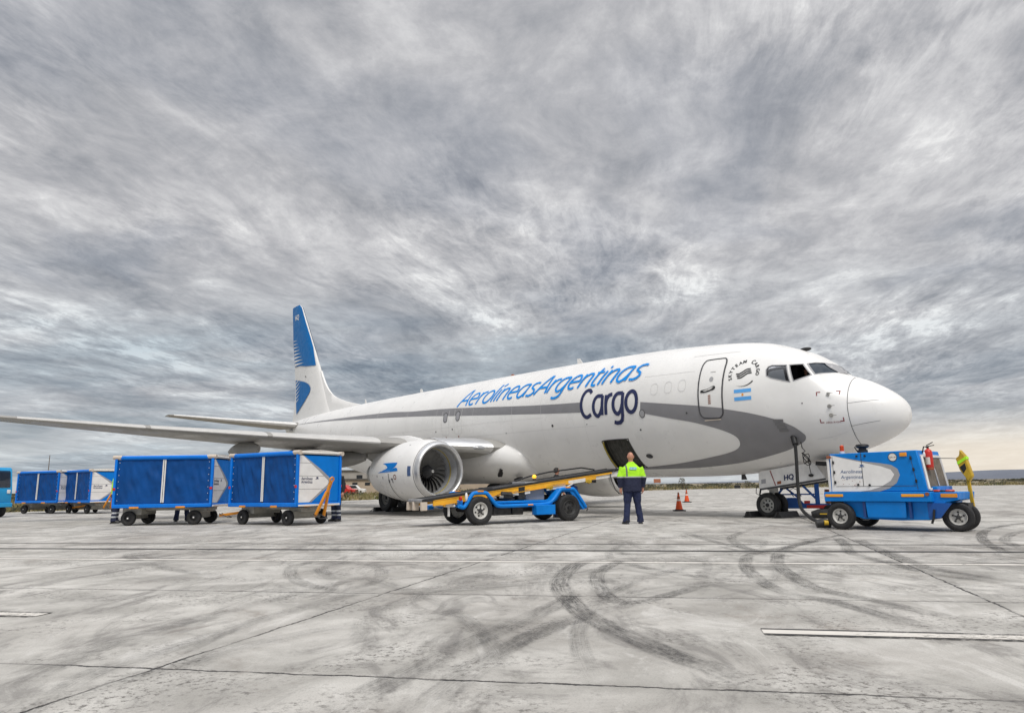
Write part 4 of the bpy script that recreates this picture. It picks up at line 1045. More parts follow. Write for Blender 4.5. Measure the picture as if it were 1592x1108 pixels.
def build_tail():
    # fin with dorsal fillet
    ST = [(5.1, 31.4, 6.1, .09), (5.9, 32.0, 5.25, .10), (7.0, 32.75, 4.35, .10), (8.4, 33.6, 3.72, .10), (10.5, 35.0, 2.72, .10), (12.75, 36.52, 1.55, .10), (12.98, 36.85, 1.2, .09)]
    rings = []
    for z, xl, c, t in ST:
        r = foil(0, xl, c, 0, t); rings.append([Vector((p.x, p.z - .018 * c * (1 - (2 * ((4.01 - p.x - xl) / c) - 1) ** 2), z)) for p in r])
    mb = MB(); mb.loft(rings); fin = mb.build('tail_fin', 'white_paint', plane, 40)
    # dorsal fillet running forward
    pro = spline([(27.6, 5.44), (29.2, 5.72), (30.7, 6.08), (31.7, 6.46), (32.45, 6.98), (33.0, 7.6), (33.35, 8.1)], 4)
    rings = []
    for x, z in pro:
        w = .05 + .10 * (x - 28) / 4.75; zb = 5.2; rings.append([AC(x, w, zb), AC(x, w * .8, zb + (z - zb) * .6), AC(x, w * .35, z - .02), AC(x, 0, z), AC(x, -w * .35, z - .02), AC(x, -w * .8, zb + (z - zb) * .6), AC(x, -w, zb)])
    rings.append([AC(34.0, .2 * s, z) for s, z in ((1, 5.2), (.9, 6.6), (.6, 7.9), (0, 8.1), (-.6, 7.9), (-.9, 6.6), (-1, 5.2))])
    q = MB(); q.loft(rings); q.build('dorsal_fillet', 'white_paint', fin, 60)
    def half(x, z):
        for i in range(len(ST) - 1):
            if ST[i + 1][0] >= z: break
        f = max(0, min(1, (z - ST[i][0]) / (ST[i + 1][0] - ST[i][0]))); xl, c, t = [ST[i][k] + f * (ST[i + 1][k] - ST[i][k]) for k in (1, 2, 3)]
        s = max(0, min(1, (x - xl) / c)); return 5 * t * (.2969 * math.sqrt(s) - .126 * s - .3516 * s * s + .2843 * s ** 3 - .1036 * s ** 4) * c
    for sg in (1, -1):
        fn = lambda u, v, l, sg=sg: AC(u, sg * (half(u, v) + .03 + l), v)
        le = [(33.88, 8.52), (34.5, 9.75), (35.0, 10.5), (35.8, 11.65), (36.52, 12.75), (36.85, 12.98)]
        te = [(38.05, 12.97), (38.0, 12.5), (37.72, 10.5), (37.32, 8.86)]
        low = spline([(37.30, 8.86), (36.2, 8.78), (35.2, 8.62), (33.88, 8.50)], 5)
        decal([polyshape([(a + .02, b) for a, b in le] + [(a - .03, b) for a, b in te] + low[1:-1])], fn, 'tail_livery', 'livery_blue', fin, .10)
        lo = spline([(37.05, 7.95), (36.3, 7.82), (35.4, 7.64), (34.75, 7.43), (34.42, 7.2), (34.38, 7.0), (34.55, 6.8), (35.2, 6.38), (35.9, 6.02), (36.6, 5.68)], 5)
        decal([polyshape(lo + [(36.85, 6.6)])], fn, 'tail_livery', 'livery_blue', fin, .10)
        sh = []
        for k in range(8):
            z = 8.98 + .235 * k; L = 1.75 - .14 * k; w = .085 - .008 * k; xt = 37.3 + (z - 8.86) * .2
            sh.append((*polyshape([(xt - .04, z + w), (xt - L * .5, z + w * .45 - .03), (xt - L, z - .08), (xt - L * .5, z - w * .45 - .03), (xt - .04, z - w)]), 0))
        for k in range(6):
            z = 6.5 + .24 * k; L = .55 + .10 * k; xt = 36.76 + (z - 6.3) * .17; w = .05
            sh.append((*polyshape([(xt - .04, z + w), (xt - L, z + L * .33), (xt - .04, z - w)]), 0))
        for s1 in sh: decal([s1], lambda u, v, l, fn=fn: fn(u, v, l + .008), 'tail_stripe', 'white_paint', fin, .10)
        if sg > 0:
            vs, fs = text_polys('HQ', .46, .012)
            decal([([(37.45 - px, 12.0 + py) for px, py in vs], fs, 0)], lambda u, v, l, fn=fn: fn(u, v, .008), 'registration', 'white_paint', fin, .08)
            decal([polyshape(arc(35.2, 7.95, .06, .06, 0, 350, 10))], lambda u, v, l, fn=fn: fn(u, v, .008), 'vent_port', 'black', fin)
    q = MB(); q.tube([AC(33.86, 0, 8.45), AC(33.62, 0, 8.05), AC(33.3, 0, 7.55)], .035, 6); q.build('leading_edge_strip', 'dull_metal', fin)
    for sgn in (1, -1):
        ST2 = [(.5, 34.2, 4.0, 4.80, .10), (.95, 34.55, 3.7, 4.84, .10), (4.0, 36.4, 2.5, 5.12, .095), (7.0, 38.25, 1.35, 5.42, .09), (7.17, 38.5, 1.1, 5.44, .08)]
        mb = MB(); mb.loft([foil(y, x, c, z, t, sgn=sgn) for y, x, c, z, t in ST2]); st = mb.build('tailplane', 'wing_grey', plane, 35)
        mb = MB(); rings = []
        for y, x, c, z, t in ST2[1:4]: full = foil(y, x - .01, c, z, t * 1.03, n=22, sgn=sgn); m = len(full) // 2; rings.append(full[m - 5:m + 5])
        mb.loft(rings, closed=False, caps=False); mb.build('leading_edge_strip', 'white_metal', st)
build_tail()

def build_gear():
    ng = MB(); ng.cyl(AC(4.01, 0, .34), AC(3.95, 0, 1.5), .075, 16); ng.cyl(AC(4.0, 0, .75), AC(3.96, 0, 1.5), .11, 16); ng.cyl(AC(4.01, -.16, .343), AC(4.01, .16, .343), .05, 12)
    ng.bar(AC(4.0, 0, .95), AC(3.1, 0, 1.4), .07, .07)
    g = ng.build('nose_gear', 'gear_grey', plane, 40)
    for s in (1, -1): wheel(g, AC(4.01, s * .205, .343), .343, .20, (0, 1, 0), rim='gear_grey', side=-s, holes=8, rimr=.60)
    for w in g.children: pass
    q = MB(); q.tube([AC(4.12, .02, .98), AC(4.32, .03, .78), AC(4.36, .03, .62), AC(4.18, .02, .52)], .028, 8); q.tube([AC(4.10, .10, 1.02), AC(4.40, .12, .82), AC(4.42, .12, .66), AC(4.30, .1, .6)], .012, 6); q.build('torque_link', 'dark_seal', g)
    q = MB(); q.box(AC(3.92, .0, .78), (.14, .24, .2)); q.cyl(AC(3.88, -.13, .86), AC(3.88, .13, .86), .06, 12); q.build('steering_collar', 'gear_grey', g, bevel=.01)
    for s in (1, -1):
        dpoly = [(4.06, 1.22), (4.03, 1.26), (3.95, 1.285), (2.55, 1.475), (2.42, 1.47), (2.34, 1.40), (2.16, 1.06), (4.0, .80), (4.06, .84)]
        mb = MB(); mb.prism(dpoly, lambda u, v, t: AC(u, s * (.50 + t + (1.3 - v) * .06), v), -.02, .02); d = mb.build('gear_door', 'white_metal', plane, bevel=.006)
        mb = MB(); mb.prism([(4.03, .80), (2.14, 1.06), (2.14, 1.02), (4.02, .755)], lambda u, v, t: AC(u, s * (.50 + t + (1.3 - v) * .06), v), -.03, .03); mb.build('door_edge', 'dark_seal', d)
        if s > 0:
            dn = lambda u, v, l: AC(u, .524 + l + (1.3 - v) * .06, v)
            vs, fs = text_polys('HQ', .19, .009); decal([([(3.30 - px, 1.02 + py - px * -.137) for px, py in vs], fs, 0)], dn, 'lettering', 'letter_navy', d)
            sh = [(*ribbon([(3.70, 1.30), (3.55, .885)], .028), 0), (*polyshape([(3.98, 1.05), (3.84, 1.07), (3.84, .95), (3.98, .93)]), 1), (*polyshape([(3.50, .99), (3.38, 1.01), (3.38, .93), (3.50, .91)]), 2)]
            decal(sh, dn, 'door_marking', ['red_mark', 'shade_grey', 'rust'], d)
            # open hatch in the belly ahead of the gear door
            mb = MB(); mb.box(AC(2.05, .42, 1.42), (.5, .5, .10), (0, .12, 0)); mb.build('wheel_well', 'black', plane)
    for s in (1, -1):
        mg = MB(); mg.cyl(AC(19.6, s * 2.86, .56), AC(19.5, s * 2.75, 2.2), .11, 16); mg.cyl(AC(19.58, s * 2.84, .95), AC(19.5, s * 2.75, 2.2), .15, 16); mg.cyl(AC(19.6, s * 2.5, .565), AC(19.6, s * 3.22, .565), .08, 12); mg.bar(AC(19.5, s * 2.75, 1.5), AC(19.3, s * 1.2, 1.8), .1, .1)
        g = mg.build('main_gear', 'gear_grey', plane, 40)
        for k in (-1, 1): wheel(g, AC(19.6, s * (2.86 + k * .43), .565), .565, .40, (0, 1, 0), rim='gear_grey', side=-s * (1 if k > 0 else -1), holes=10, rimr=.48)
        q = MB(); q.prism([(19.0, .95), (20.3, .95), (20.4, 2.0), (19.0, 2.0)], lambda u, v, t: AC(u, s * (3.12 + t + .1 * (v - 1)), v), -.02, .02); q.build('gear_door', 'white_metal', plane)
build_gear()

def chock_pair(loc, rz, label, L=.9):
    t = empty('wheel_chock', label, 'wheel chock', loc, rz, 'black rubber chocks at the aircraft wheels')
    mb = MB(); mb.prism([(-.13, 0), (.13, 0), (.05, .17), (-.05, .17)], lambda u, v, s: Vector((u, s, v)), -L / 2, L / 2); mb.build('rubber_block', 'black', t, bevel=.01)
    mb = MB(); mb.tube([(0, -L / 2 - .12, .05), (.0, -L / 2 - .02, .14), (0, -L / 2 + .04, .17)], .012, 6); mb.tube([(0, -L / 2 - .12, .05), (-.05, -L / 2 - .16, .03), (-.1, -L / 2 - .08, .02)], .012, 6); mb.build('rope', 'black', t)
    return t
YAW = R(-49.5)
def ACW(x, y, z=0):
    p = Matrix.Rotation(YAW, 3, 'Z') @ AC(x, y, z); return Vector((7.35, 20.6, 0)) + p
chock_pair(ACW(4.45, .10), YAW, 'black rubber chock behind the nose wheels, rope hanging at its end', 1.0)
chock_pair(ACW(3.57, .05), YAW, 'black rubber chock in front of the nose wheels by the power cable', 1.0)
chock_pair(ACW(20.32, 2.9), YAW, 'black rubber chock behind the main wheels under the near engine', 1.3)
chock_pair(ACW(18.88, 2.9), YAW, 'black rubber chock in front of the main wheels under the near engine', 1.3)

# ------------------------------------------------------------------ ground power unit
gpu = empty('ground_power_unit', 'blue and white wheeled ground power unit beside the aircraft nose', 'power unit', (6.76, 14.99, 0), R(-46))
def build_gpu():
    L0, L1, W, T = -.17, 1.60, 1.35, 1.55
    # hood with a slightly sloping nose
    prof = [(L0, .76), (L1 + .06, .76), (L1 - .05, T), (L0 - .02 + .05, T - .01)]
    mb = MB(); mb.prism(prof, lambda u, v, t: Vector((u, t, v)), 0, W); hood = mb.build('hood', 'gpu_blue', gpu, bevel=.02)
    sd = lambda u, v, l: Vector((u, -.004 - l, v))
    # painted side: white dart with grey border on blue
    white = [(L0 + .03, .765), (.42, .765), (.62, .79), (.84, .86), (1.02, .97), (1.10, 1.09), (1.04, 1.19), (.86, 1.26), (.5, 1.35), (.1, 1.45), (-.07, 1.50), (L0 + .05, 1.515)]
    grey = [(.42, .765), (.80, .765), (.98, .82), (1.13, .93), (1.20, 1.08), (1.17, 1.20), (1.06, 1.28), (.86, 1.32), (.5, 1.375), (.1, 1.465), (-.07, 1.51), (-.07, 1.50), (.1, 1.45), (.5, 1.35), (.86, 1.26), (1.04, 1.19), (1.10, 1.09), (1.02, .97), (.84, .86), (.62, .79)]
    gw = decal([polyshape(white)], sd, 'side_panel', 'panel_white', gpu)
    decal([polyshape(grey)], lambda u, v, l: Vector((u, -.003, v)), 'side_panel', 'panel_grey', gpu)
    sh = [(*ribbon([(.50, 1.545), (.50, .87)], .012), 0), (*ribbon([(-.08, 1.48), (-.08, .90)], .008), 0), (*ribbon([(-.05, .868), (1.48, .868)], .008), 0), (*ribbon([(1.42, 1.46), (1.50, .80)], .008), 0)]
    decal(sh, lambda u, v, l: Vector((u, -.0065 - l, v)), 'door_seam', 'dark_seal', gpu)
    vs, fs = text_polys('Aerolíneas', .10, 0); vs2, fs2 = text_polys('Argentinas', .10, 0)
    sh = [([(.06 + px + py * .2, 1.135 + py) for px, py in vs], fs, 0), ([(.06 + px + py * .2, 1.025 + py) for px, py in vs2], fs2, 0)]
    B = [(2.24, .42), (1.62, .43), (1.60, .33), (1.80, .10), (1.72, .06), (1.66, .16), (1.55, .13), (1.50, .02), (1.52, -.04), (1.95, -.06), (2.42, -.14), (2.05, .13), (2.10, .27)]
    sh.append(([(.58 - (a - 1.5) * .13 - .03, 1.26 + b * .10) for a, b in B], polyshape(B)[1], 0))
    decal(sh, lambda u, v, l: Vector((u, -.0075, v)), 'lettering', 'letter_faded', gpu)
    rnd = random.Random(5); sh = []
    for k in range(16):
        x, z, r = rnd.uniform(.0, .45), rnd.uniform(.88, 1.0), rnd.uniform(.004, .012); sh.append((*polyshape([(x, z), (x + r * 2, z + r * rnd.uniform(-1, 1)), (x + r, z + r * 1.6)]), 0))
    decal(sh, lambda u, v, l: Vector((u, -.0078, v)), 'chipped_paint', 'rust', gpu)
    for x, z in ((-.065, 1.36), (-.06, 1.16), (-.055, .95), (1.43, 1.40), (1.46, 1.18), (1.485, .96)):
        q = MB(); q.box((x, -.018, z), (.035, .03, .065)); q.build('hinge', 'black', gpu, bevel=.008)
    for x, z in ((.42, 1.475), (.58, 1.475), (.40, .90), (.62, .89)):
        q = MB(); q.cyl((x, -.008, z), (x, -.028, z), .022, 10); q.build('latch', 'black', gpu)
    # rear post with amber marker
    q = MB(); q.box((L0 - .01, .04, 1.10), (.05, .09, .68)); q.build('corner_post', 'white_metal', gpu, bevel=.006)
    q = MB(); q.box((L0 + .02, -.012, 1.475), (.09, .03, .05)); q.build('marker_light', 'rust', gpu, bevel=.006)
    q = MB(); q.box((1.30, -.012, 1.475), (.13, .03, .075)); q.build('marker_light', 'amber', gpu, bevel=.008)
    vs, fs = polyshape(arc(1.10, 1.43, .075, .075, 0, 350, 24)); vo, fo = ribbon(arc(1.10, 1.43, .078, .078, 0, 360, 24), .012)
    badge = decal([(vs, fs, 0), (vo, fo, 1)], lambda u, v, l: Vector((u, -.0065 - l, v)), 'number_badge', ['pale_sticker', 'dark_seal'], gpu)
    vs, fs = text_polys('GA-41', .05); decal([([(1.035 + px, 1.412 + py) for px, py in vs], fs, 0)], lambda u, v, l: Vector((u, -.0085, v)), 'lettering', 'dark_seal', gpu)
    # radiator face at the towing end
    fx = lambda z: L1 + .06 - .11 * (z - .76) / .79
    q = MB(); q.prism([(.10, .84), (1.25, .84), (1.22, 1.40), (.13, 1.40)], lambda u, v, t: Vector((fx(v) + t, u, v)), .004, .02); q.build('radiator_grille', 'mesh_brown', gpu)
    q = MB()
    for a, b in (((.06, .80), (.10, 1.44)), ((.10, 1.44), (1.25, 1.44)), ((1.25, 1.44), (1.29, .80)), ((1.29, .80), (.06, .80))): q.bar(Vector((fx(a[1]) + .015, a[0], a[1])), Vector((fx(b[1]) + .015, b[0], b[1])), .05, .05)
    q.build('grille_frame', 'white_metal', gpu, bevel=.005)
    q = MB(); q.tube([(fx(1.42) + .03, .55, 1.42), (fx(1.15) + .05, .62, 1.15), (fx(.86) + .03, .70, .86)], .012, 6); q.build('grille_strap', 'white_metal', gpu)
    q = MB(); q.box((fx(1.49) + .012, .55, 1.49), (.01, .12, .03)); q.build('nameplate', 'white_metal', gpu)
    q = MB(); q.ball((fx(1.46) + .04, .26, 1.46), (.03, .045, .06)); q.build('work_lamp', 'white_metal', gpu)
    # deck frame all round, tank below, step box
    q = MB(); q.box(((L0 - .13 + 1.72) / 2, W / 2, .66), (1.72 - L0 + .13, W + .10, .19)); fr = q.build('deck_frame', 'gpu_blue', gpu, bevel=.012)
    q = MB(); q.prism([(.02, .56), (1.62, .56), (1.62, .22), (1.1, .20), (.40, .22), (.12, .30)], lambda u, v, t: Vector((u, t, v)), .08, W - .08); q.build('fuel_tank', 'gpu_blue', gpu, bevel=.015)
    q = MB(); q.prism([(.50, .56), (1.25, .56), (1.23, .255), (.52, .255)], lambda u, v, t: Vector((u, t, v)), -.02, .10); q.build('step_box', 'gpu_blue', gpu, bevel=.01)
    q = MB(); q.box((.47, .04, .41), (.05, .10, .32)); q.box((1.32, .04, .41), (.04, .10, .32)); q.build('bracket', 'dark_blue', gpu)
    for x0, x1 in ((-.27, .09), (1.20, 1.60)):
        q = MB(); q.box(((x0 + x1) / 2, -.056, .685), (x1 - x0, .016, .055)); q.build('side_reflector', 'reflect_yellow', gpu, bevel=.006)
    q = MB(); q.cyl((1.66, -.05, .71), (1.66, -.075, .71), .035, 12); q.build('round_reflector', 'rust', gpu)
    # front platform with sloping apron over the steered wheels
    q = MB(); q.prism([(1.60, .30), (1.75, .30), (1.92, .56), (2.12, .60), (2.14, .74), (1.60, .74)], lambda u, v, t: Vector((u, t, v)), .12, W - .12); q.build('front_platform', 'gpu_blue', gpu, bevel=.012)
    q = MB(); q.prism([(1.60, .26), (1.80, .26), (2.02, .54), (1.60, .54)], lambda u, v, t: Vector((u, t, v)), .08, .12); q.build('skirt', 'stand_blue', gpu)
    q = MB(); q.box((1.98, .105, .68), (.28, .02, .07)); q.build('front_reflector', 'orange', gpu, bevel=.006)
    q = MB(); q.box((1.72, .70, .80), (.10, 1.0, .10)); q.build('bumper_rail', 'gpu_blue', gpu, bevel=.01)
    # orange-handled wheel chocks laid on the platform
    q = MB(); q.bar((1.70, .20, .765), (1.82, .18, .765), .07, .045, 0); q.bar((1.82, .18, .765), (1.90, .20, .765), .06, .04, 1); q.bar((1.90, .20, .765), (2.04, .28, .765), .07, .045, 0); q.build('tray_chocks', ['beacon_orange', 'black'], gpu, bevel=.02)
    # wheels
    wheel(gpu, (0, .0, .27), .27, .20, (0, 1, 0), side=-1, n=40, rimr=.56, holes=5)
    wheel(gpu, (0, W, .27), .27, .20, (0, 1, 0), side=1, n=40, rimr=.56, holes=5)
    wheel(gpu, (2.0, .48, .27), .27, .20, (0, 1, 0), side=-1, n=40, rimr=.56, holes=5, steer=R(10))
    wheel(gpu, (2.0, .86, .27), .27, .20, (0, 1, 0), side=1, n=40, rimr=.56, holes=5, steer=R(10))
    q = MB(); q.cyl((0, .05, .27), (0, W - .05, .27), .05, 12); q.cyl((2.02, .55, .27), (2.14, .95, .27), .05, 12); q.box((2.05, .74, .42), (.25, .4, .22)); q.build('axle', 'engine_block', gpu)
    q = MB(); q.tube([(1.72, .05, .42), (1.70, .03, .26), (1.66, .03, .16)], .022, 8); q.build('mud_strap', 'black', gpu)
    q = MB(); q.prism([(-.30, .30), (.0, .30), (.05, .56), (-.30, .56)], lambda u, v, t: Vector((u, t, v)), .25, W - .25); q.build('rear_box', 'engine_block', gpu)
    # beacon, exhaust cap
    q = MB(); q.cyl((.02, .30, T), (.02, .30, T + .05), .05, 14, 1); q.cyl((.02, .30, T + .05), (.02, .30, T + .15), .042, 14, 0); q.ball((.02, .30, T + .15), (.042, .042, .03), 0); q.build('beacon', ['beacon_orange', 'white_metal'], gpu)
    q = MB(); q.cyl((.42, .35, T), (.42, .35, T + .06), .10, 18); q.cyl((.42, .35, T + .06), (.42, .35, T + .10), .075, 18); q.lathe([(.10, .09), (.13, .135), (.17, .12), (.185, .06), (.187, .001)], (.42, .35, T), (0, 0, 1), 18); q.build('exhaust_cap', 'black', gpu)
    q = MB(); q.tube([(.26, .35, T + .13), (.33, .32, T + .02)], .012, 6); q.build('stay_rod', 'black', gpu)
    # upright tow bar with a padded yellow cover
    q = MB(); q.bar((2.17, .92, .24), (2.13, .92, 1.02), .06, .06); q.box((2.12, .90, .30), (.16, .12, .12)); tb = q.build('tow_bar', 'bar_yellow', gpu, bevel=.008)
    q = MB(); q.prism([(-.16, -.02), (-.02, -.30), (.14, -.16), (.12, .30), (.02, .44), (-.05, .30), (-.17, .24)], lambda u, v, t: Vector((2.12 + u * .62 + v * -.16, .92 + t, 1.18 + v * .86)), -.08, .08); cov = q.build('handle_cover', 'bar_yellow', tb, bevel=.02)
    q = MB(); q.prism([(-.16, .09), (.14, .22), (.135, .28), (-.165, .15)], lambda u, v, t: Vector((2.12 + u * .62 + v * -.16, .92 + t, 1.18 + v * .86)), -.09, .09); q.build('reflective_band', 'hivis', tb)
    q = MB(); q.prism([(-.13, .04), (.05, .13), (.04, .0), (-.08, -.10)], lambda u, v, t: Vector((2.12 + u * .62 + v * -.16, .92 + t, 1.18 + v * .86)), -.085, .085); q.build('worn_patch', 'black', tb)
    q = MB(); q.tube([(1.62, .70, 1.40), (1.9, .82, 1.39), (2.08, .92, 1.375)], .007, 6); q.build('tie_wire', 'dark_seal', gpu)
build_gpu()
G = Matrix.Translation((6.76, 14.99, 0)) @ Matrix.Rotation(R(-46), 4, 'Z')
def build_extinguisher():
    t = empty('fire_extinguisher', 'red fire extinguisher hung at the top corner of the blue power unit', 'extinguisher', G @ Vector((1.66, .30, 1.17)), R(-46))
    mb = MB(); mb.lathe([(0, .001), (0, .065), (.01, .072), (.34, .072), (.38, .055), (.40, .025), (.42, .02)], (0, 0, 0), (0, 0, 1), 20); mb.build('cylinder', 'red', t)
    mb = MB(); mb.lathe([(.0, .0735), (.035, .0735)], (0, 0, .01), (0, 0, 1), 20); mb.build('base_band', 'rust', t)
    mb = MB(); mb.prism(arc(0, 0, .0735, .0735, 215, 300, 8) + arc(0, 0, .0745, .0745, 300, 215, 8), lambda u, v, s: Vector((u, v, s)), .10, .24); mb.build('label_sticker', 'pale_sticker', t)
    mb = MB(); mb.cyl((0, 0, .41), (0, 0, .45), .022, 10); mb.bar((-.03, 0, .45), (.12, 0, .47), .02, .014); mb.bar((-.02, 0, .47), (.10, 0, .53), .02, .014); mb.build('valve_handle', 'black', t)
    mb = MB(); mb.tube([(-.01, 0, .44), (-.07, 0, .45), (-.095, 0, .36), (-.09, 0, .15)], .012, 8); mb.build('hose', 'black', t)
build_extinguisher()

# power cable from the unit to the aircraft
def build_cable():
    t = empty('power_cable', 'thick black power cable hanging from the aircraft nose and running to the blue power unit', 'cable', (7.2, 18.0, 0))
    top = ACW(2.56, 1.235, 2.13); low = Vector((6.95, 18.1, .09)); o = Vector((7.2, 18.0, 0))
    gp = G @ Vector((-.32, .35, .10))
    pts = [top, top + Vector((.0, -.10, -.14)), top + Vector((-.02, -.15, -.6)), top + Vector((-.05, -.18, -1.2)), top + Vector((-.10, -.35, -1.75))]
    end = pts[-1]
    pts += [Vector((end.x * .75 + gp.x * .25, end.y * .75 + gp.y * .25, .16)), Vector((end.x * .45 + gp.x * .55, end.y * .45 + gp.y * .55, .07)), gp]
    mb = MB(); mb.tube([p - o for p in spline([tuple(p) for p in pts], 6) for p in [Vector(p)]], .042, 10); mb.build('cable_run', 'rubber', t)
    mb = MB(); d = (pts[1] - pts[0]); mb.cyl(top + Vector((.02, .05, .05)) - o, top + Vector((0, -.12, -.20)) - o, .075, 12); mb.build('plug', 'black', t)
    mb = MB(); a = Vector(pts[-2]) - o; b = Vector(pts[-1]) - o
    for k in range(3): mb.cyl(a.lerp(b, .05 + .16 * k) + Vector((0, 0, -.0)), a.lerp(b, .09 + .16 * k), .046, 10)
    mb.build('orange_tape', 'orange', t)
    mb = MB(); c = G @ Vector((-.36, .0, .10)) - o; mb.tube([c + Vector((-.18, 0, 0)), c + Vector((-.05, -.02, .02)), c + Vector((.1, -.04, 0))], [.08, .10, .085], 12); mb.build('plug', 'black', t)
    mb = MB(); mb.tube([c + Vector((-.06, -.105, .03)), c + Vector((.02, -.11, .03))], .05, 10); mb.build('orange_tape', 'bar_yellow', t)
    # service headset cord looped under the hatch
    hs = empty('headset_cord', 'thin black intercom cord looped under the aircraft nose beside the power cable', 'cord', ACW(2.4, 1.15, 2.0))
    h0 = ACW(2.42, 1.16, 2.02); pts = []
    for k in range(26):
        a = k * .75; pts.append(ACW(2.36 + .10 * math.sin(a * 1.3), 1.05 + .04 * math.cos(a), 1.62 + .16 * math.cos(a) * (1 if k < 20 else .5) - .004 * k) - h0)
    mb = MB(); mb.tube([Vector((0, 0, 0)), Vector((.02, 0, -.15))] + pts + [ACW(2.40, .85, 1.35) - h0, ACW(2.5, .60, 1.18) - h0], .011, 6); mb.build('cord', 'black', hs)
    mb = MB(); mb.ball(ACW(2.52, .58, 1.16) - h0, (.07, .05, .04)); mb.build('ear_cup', 'black', hs)
build_cable()

# ------------------------------------------------------------------ blue framed trolley behind the nose wheel
def build_trolley():
    t = empty('service_trolley', 'blue steel frame trolley standing behind the nose wheels', 'trolley', (8.15, 21.1, 0), R(-14))
    P = 'stand_blue'
    mb = MB(); mb.prism([(-.55, .22), (-.55, .42), (-.25, .42), (-.18, .52), (.12, .52), (.25, .36), (1.0, .34), (1.0, .22)], lambda u, v, s: Vector((u, s, v)), -.3, .3); mb.build('base', P, t, bevel=.01)
    for x, y in ((-.55, -.27), (.62, -.27), (.20, .27)):
        mb = MB(); mb.box((x, y, .72), (.12 if x != .2 else .07, .07, 1.0)); mb.build('post', P, t, bevel=.008)
    mb = MB()
    mb.bar((-.50, -.27, .55), (.0, -.27, 1.15), .05, .06); mb.bar((.58, -.27, .50), (.0, -.27, 1.15), .05, .06); mb.bar((-.5, -.27, .62), (.6, -.27, .62), .04, .04); mb.bar((.2, .27, .5), (-.5, .27, 1.1), .05, .05); mb.build('brace', P, t)
    mb = MB(); mb.bar((-.7, -.27, 1.19), (.75, -.27, 1.24), .07, .06); mb.bar((-.7, .27, 1.19), (.75, .27, 1.24), .07, .06); mb.build('top_rail', 'dark_seal', t)
    mb = MB(); mb.box((.62, -.312, .27), (.62, .012, .09)); mb.box((.33, -.312, .40), (.16, .012, .08)); mb.build('red_marking', 'red', t)
    mb = MB(); mb.tube([(.0, -.2, .55), (-.12, -.2, .72), (.0, -.2, .80), (.14, -.2, .72), (.2, -.2, .56)], .012, 6); mb.build('hose', 'black', t)
    mb = MB(); mb.box((.98, -.1, .55), (.22, .3, .40)); mb.build('pump', 'rust', t, bevel=.02)
    wheel(t, (-.35, -.30, .16), .16, .10, side=-1, rim='rim_dark', n=24); wheel(t, (-.35, .30, .16), .16, .10, side=1, rim='rim_dark', n=24)
    wheel(t, (.9, -.30, .16), .16, .10, side=-1, rim='rim_dark', n=24); wheel(t, (.9, .30, .16), .16, .10, side=1, rim='rim_dark', n=24)
    b = empty('rubber_bumper', 'long black rubber bumper with yellow strip lying behind the blue power unit', 'bumper', (8.05, 18.3, 0), R(-30))
    mb = MB(); mb.tube([(-.5, 0, .14), (-.35, 0, .17), (.4, 0, .17), (.6, 0, .14)], [.09, .12, .12, .08], 12); mb.build('tube_body', 'rubber', b)
    mb = MB(); mb.bar((-.3, -.115, .17), (.45, -.115, .17), .012, .03); mb.build('yellow_strip', 'bar_yellow', b)
build_trolley()

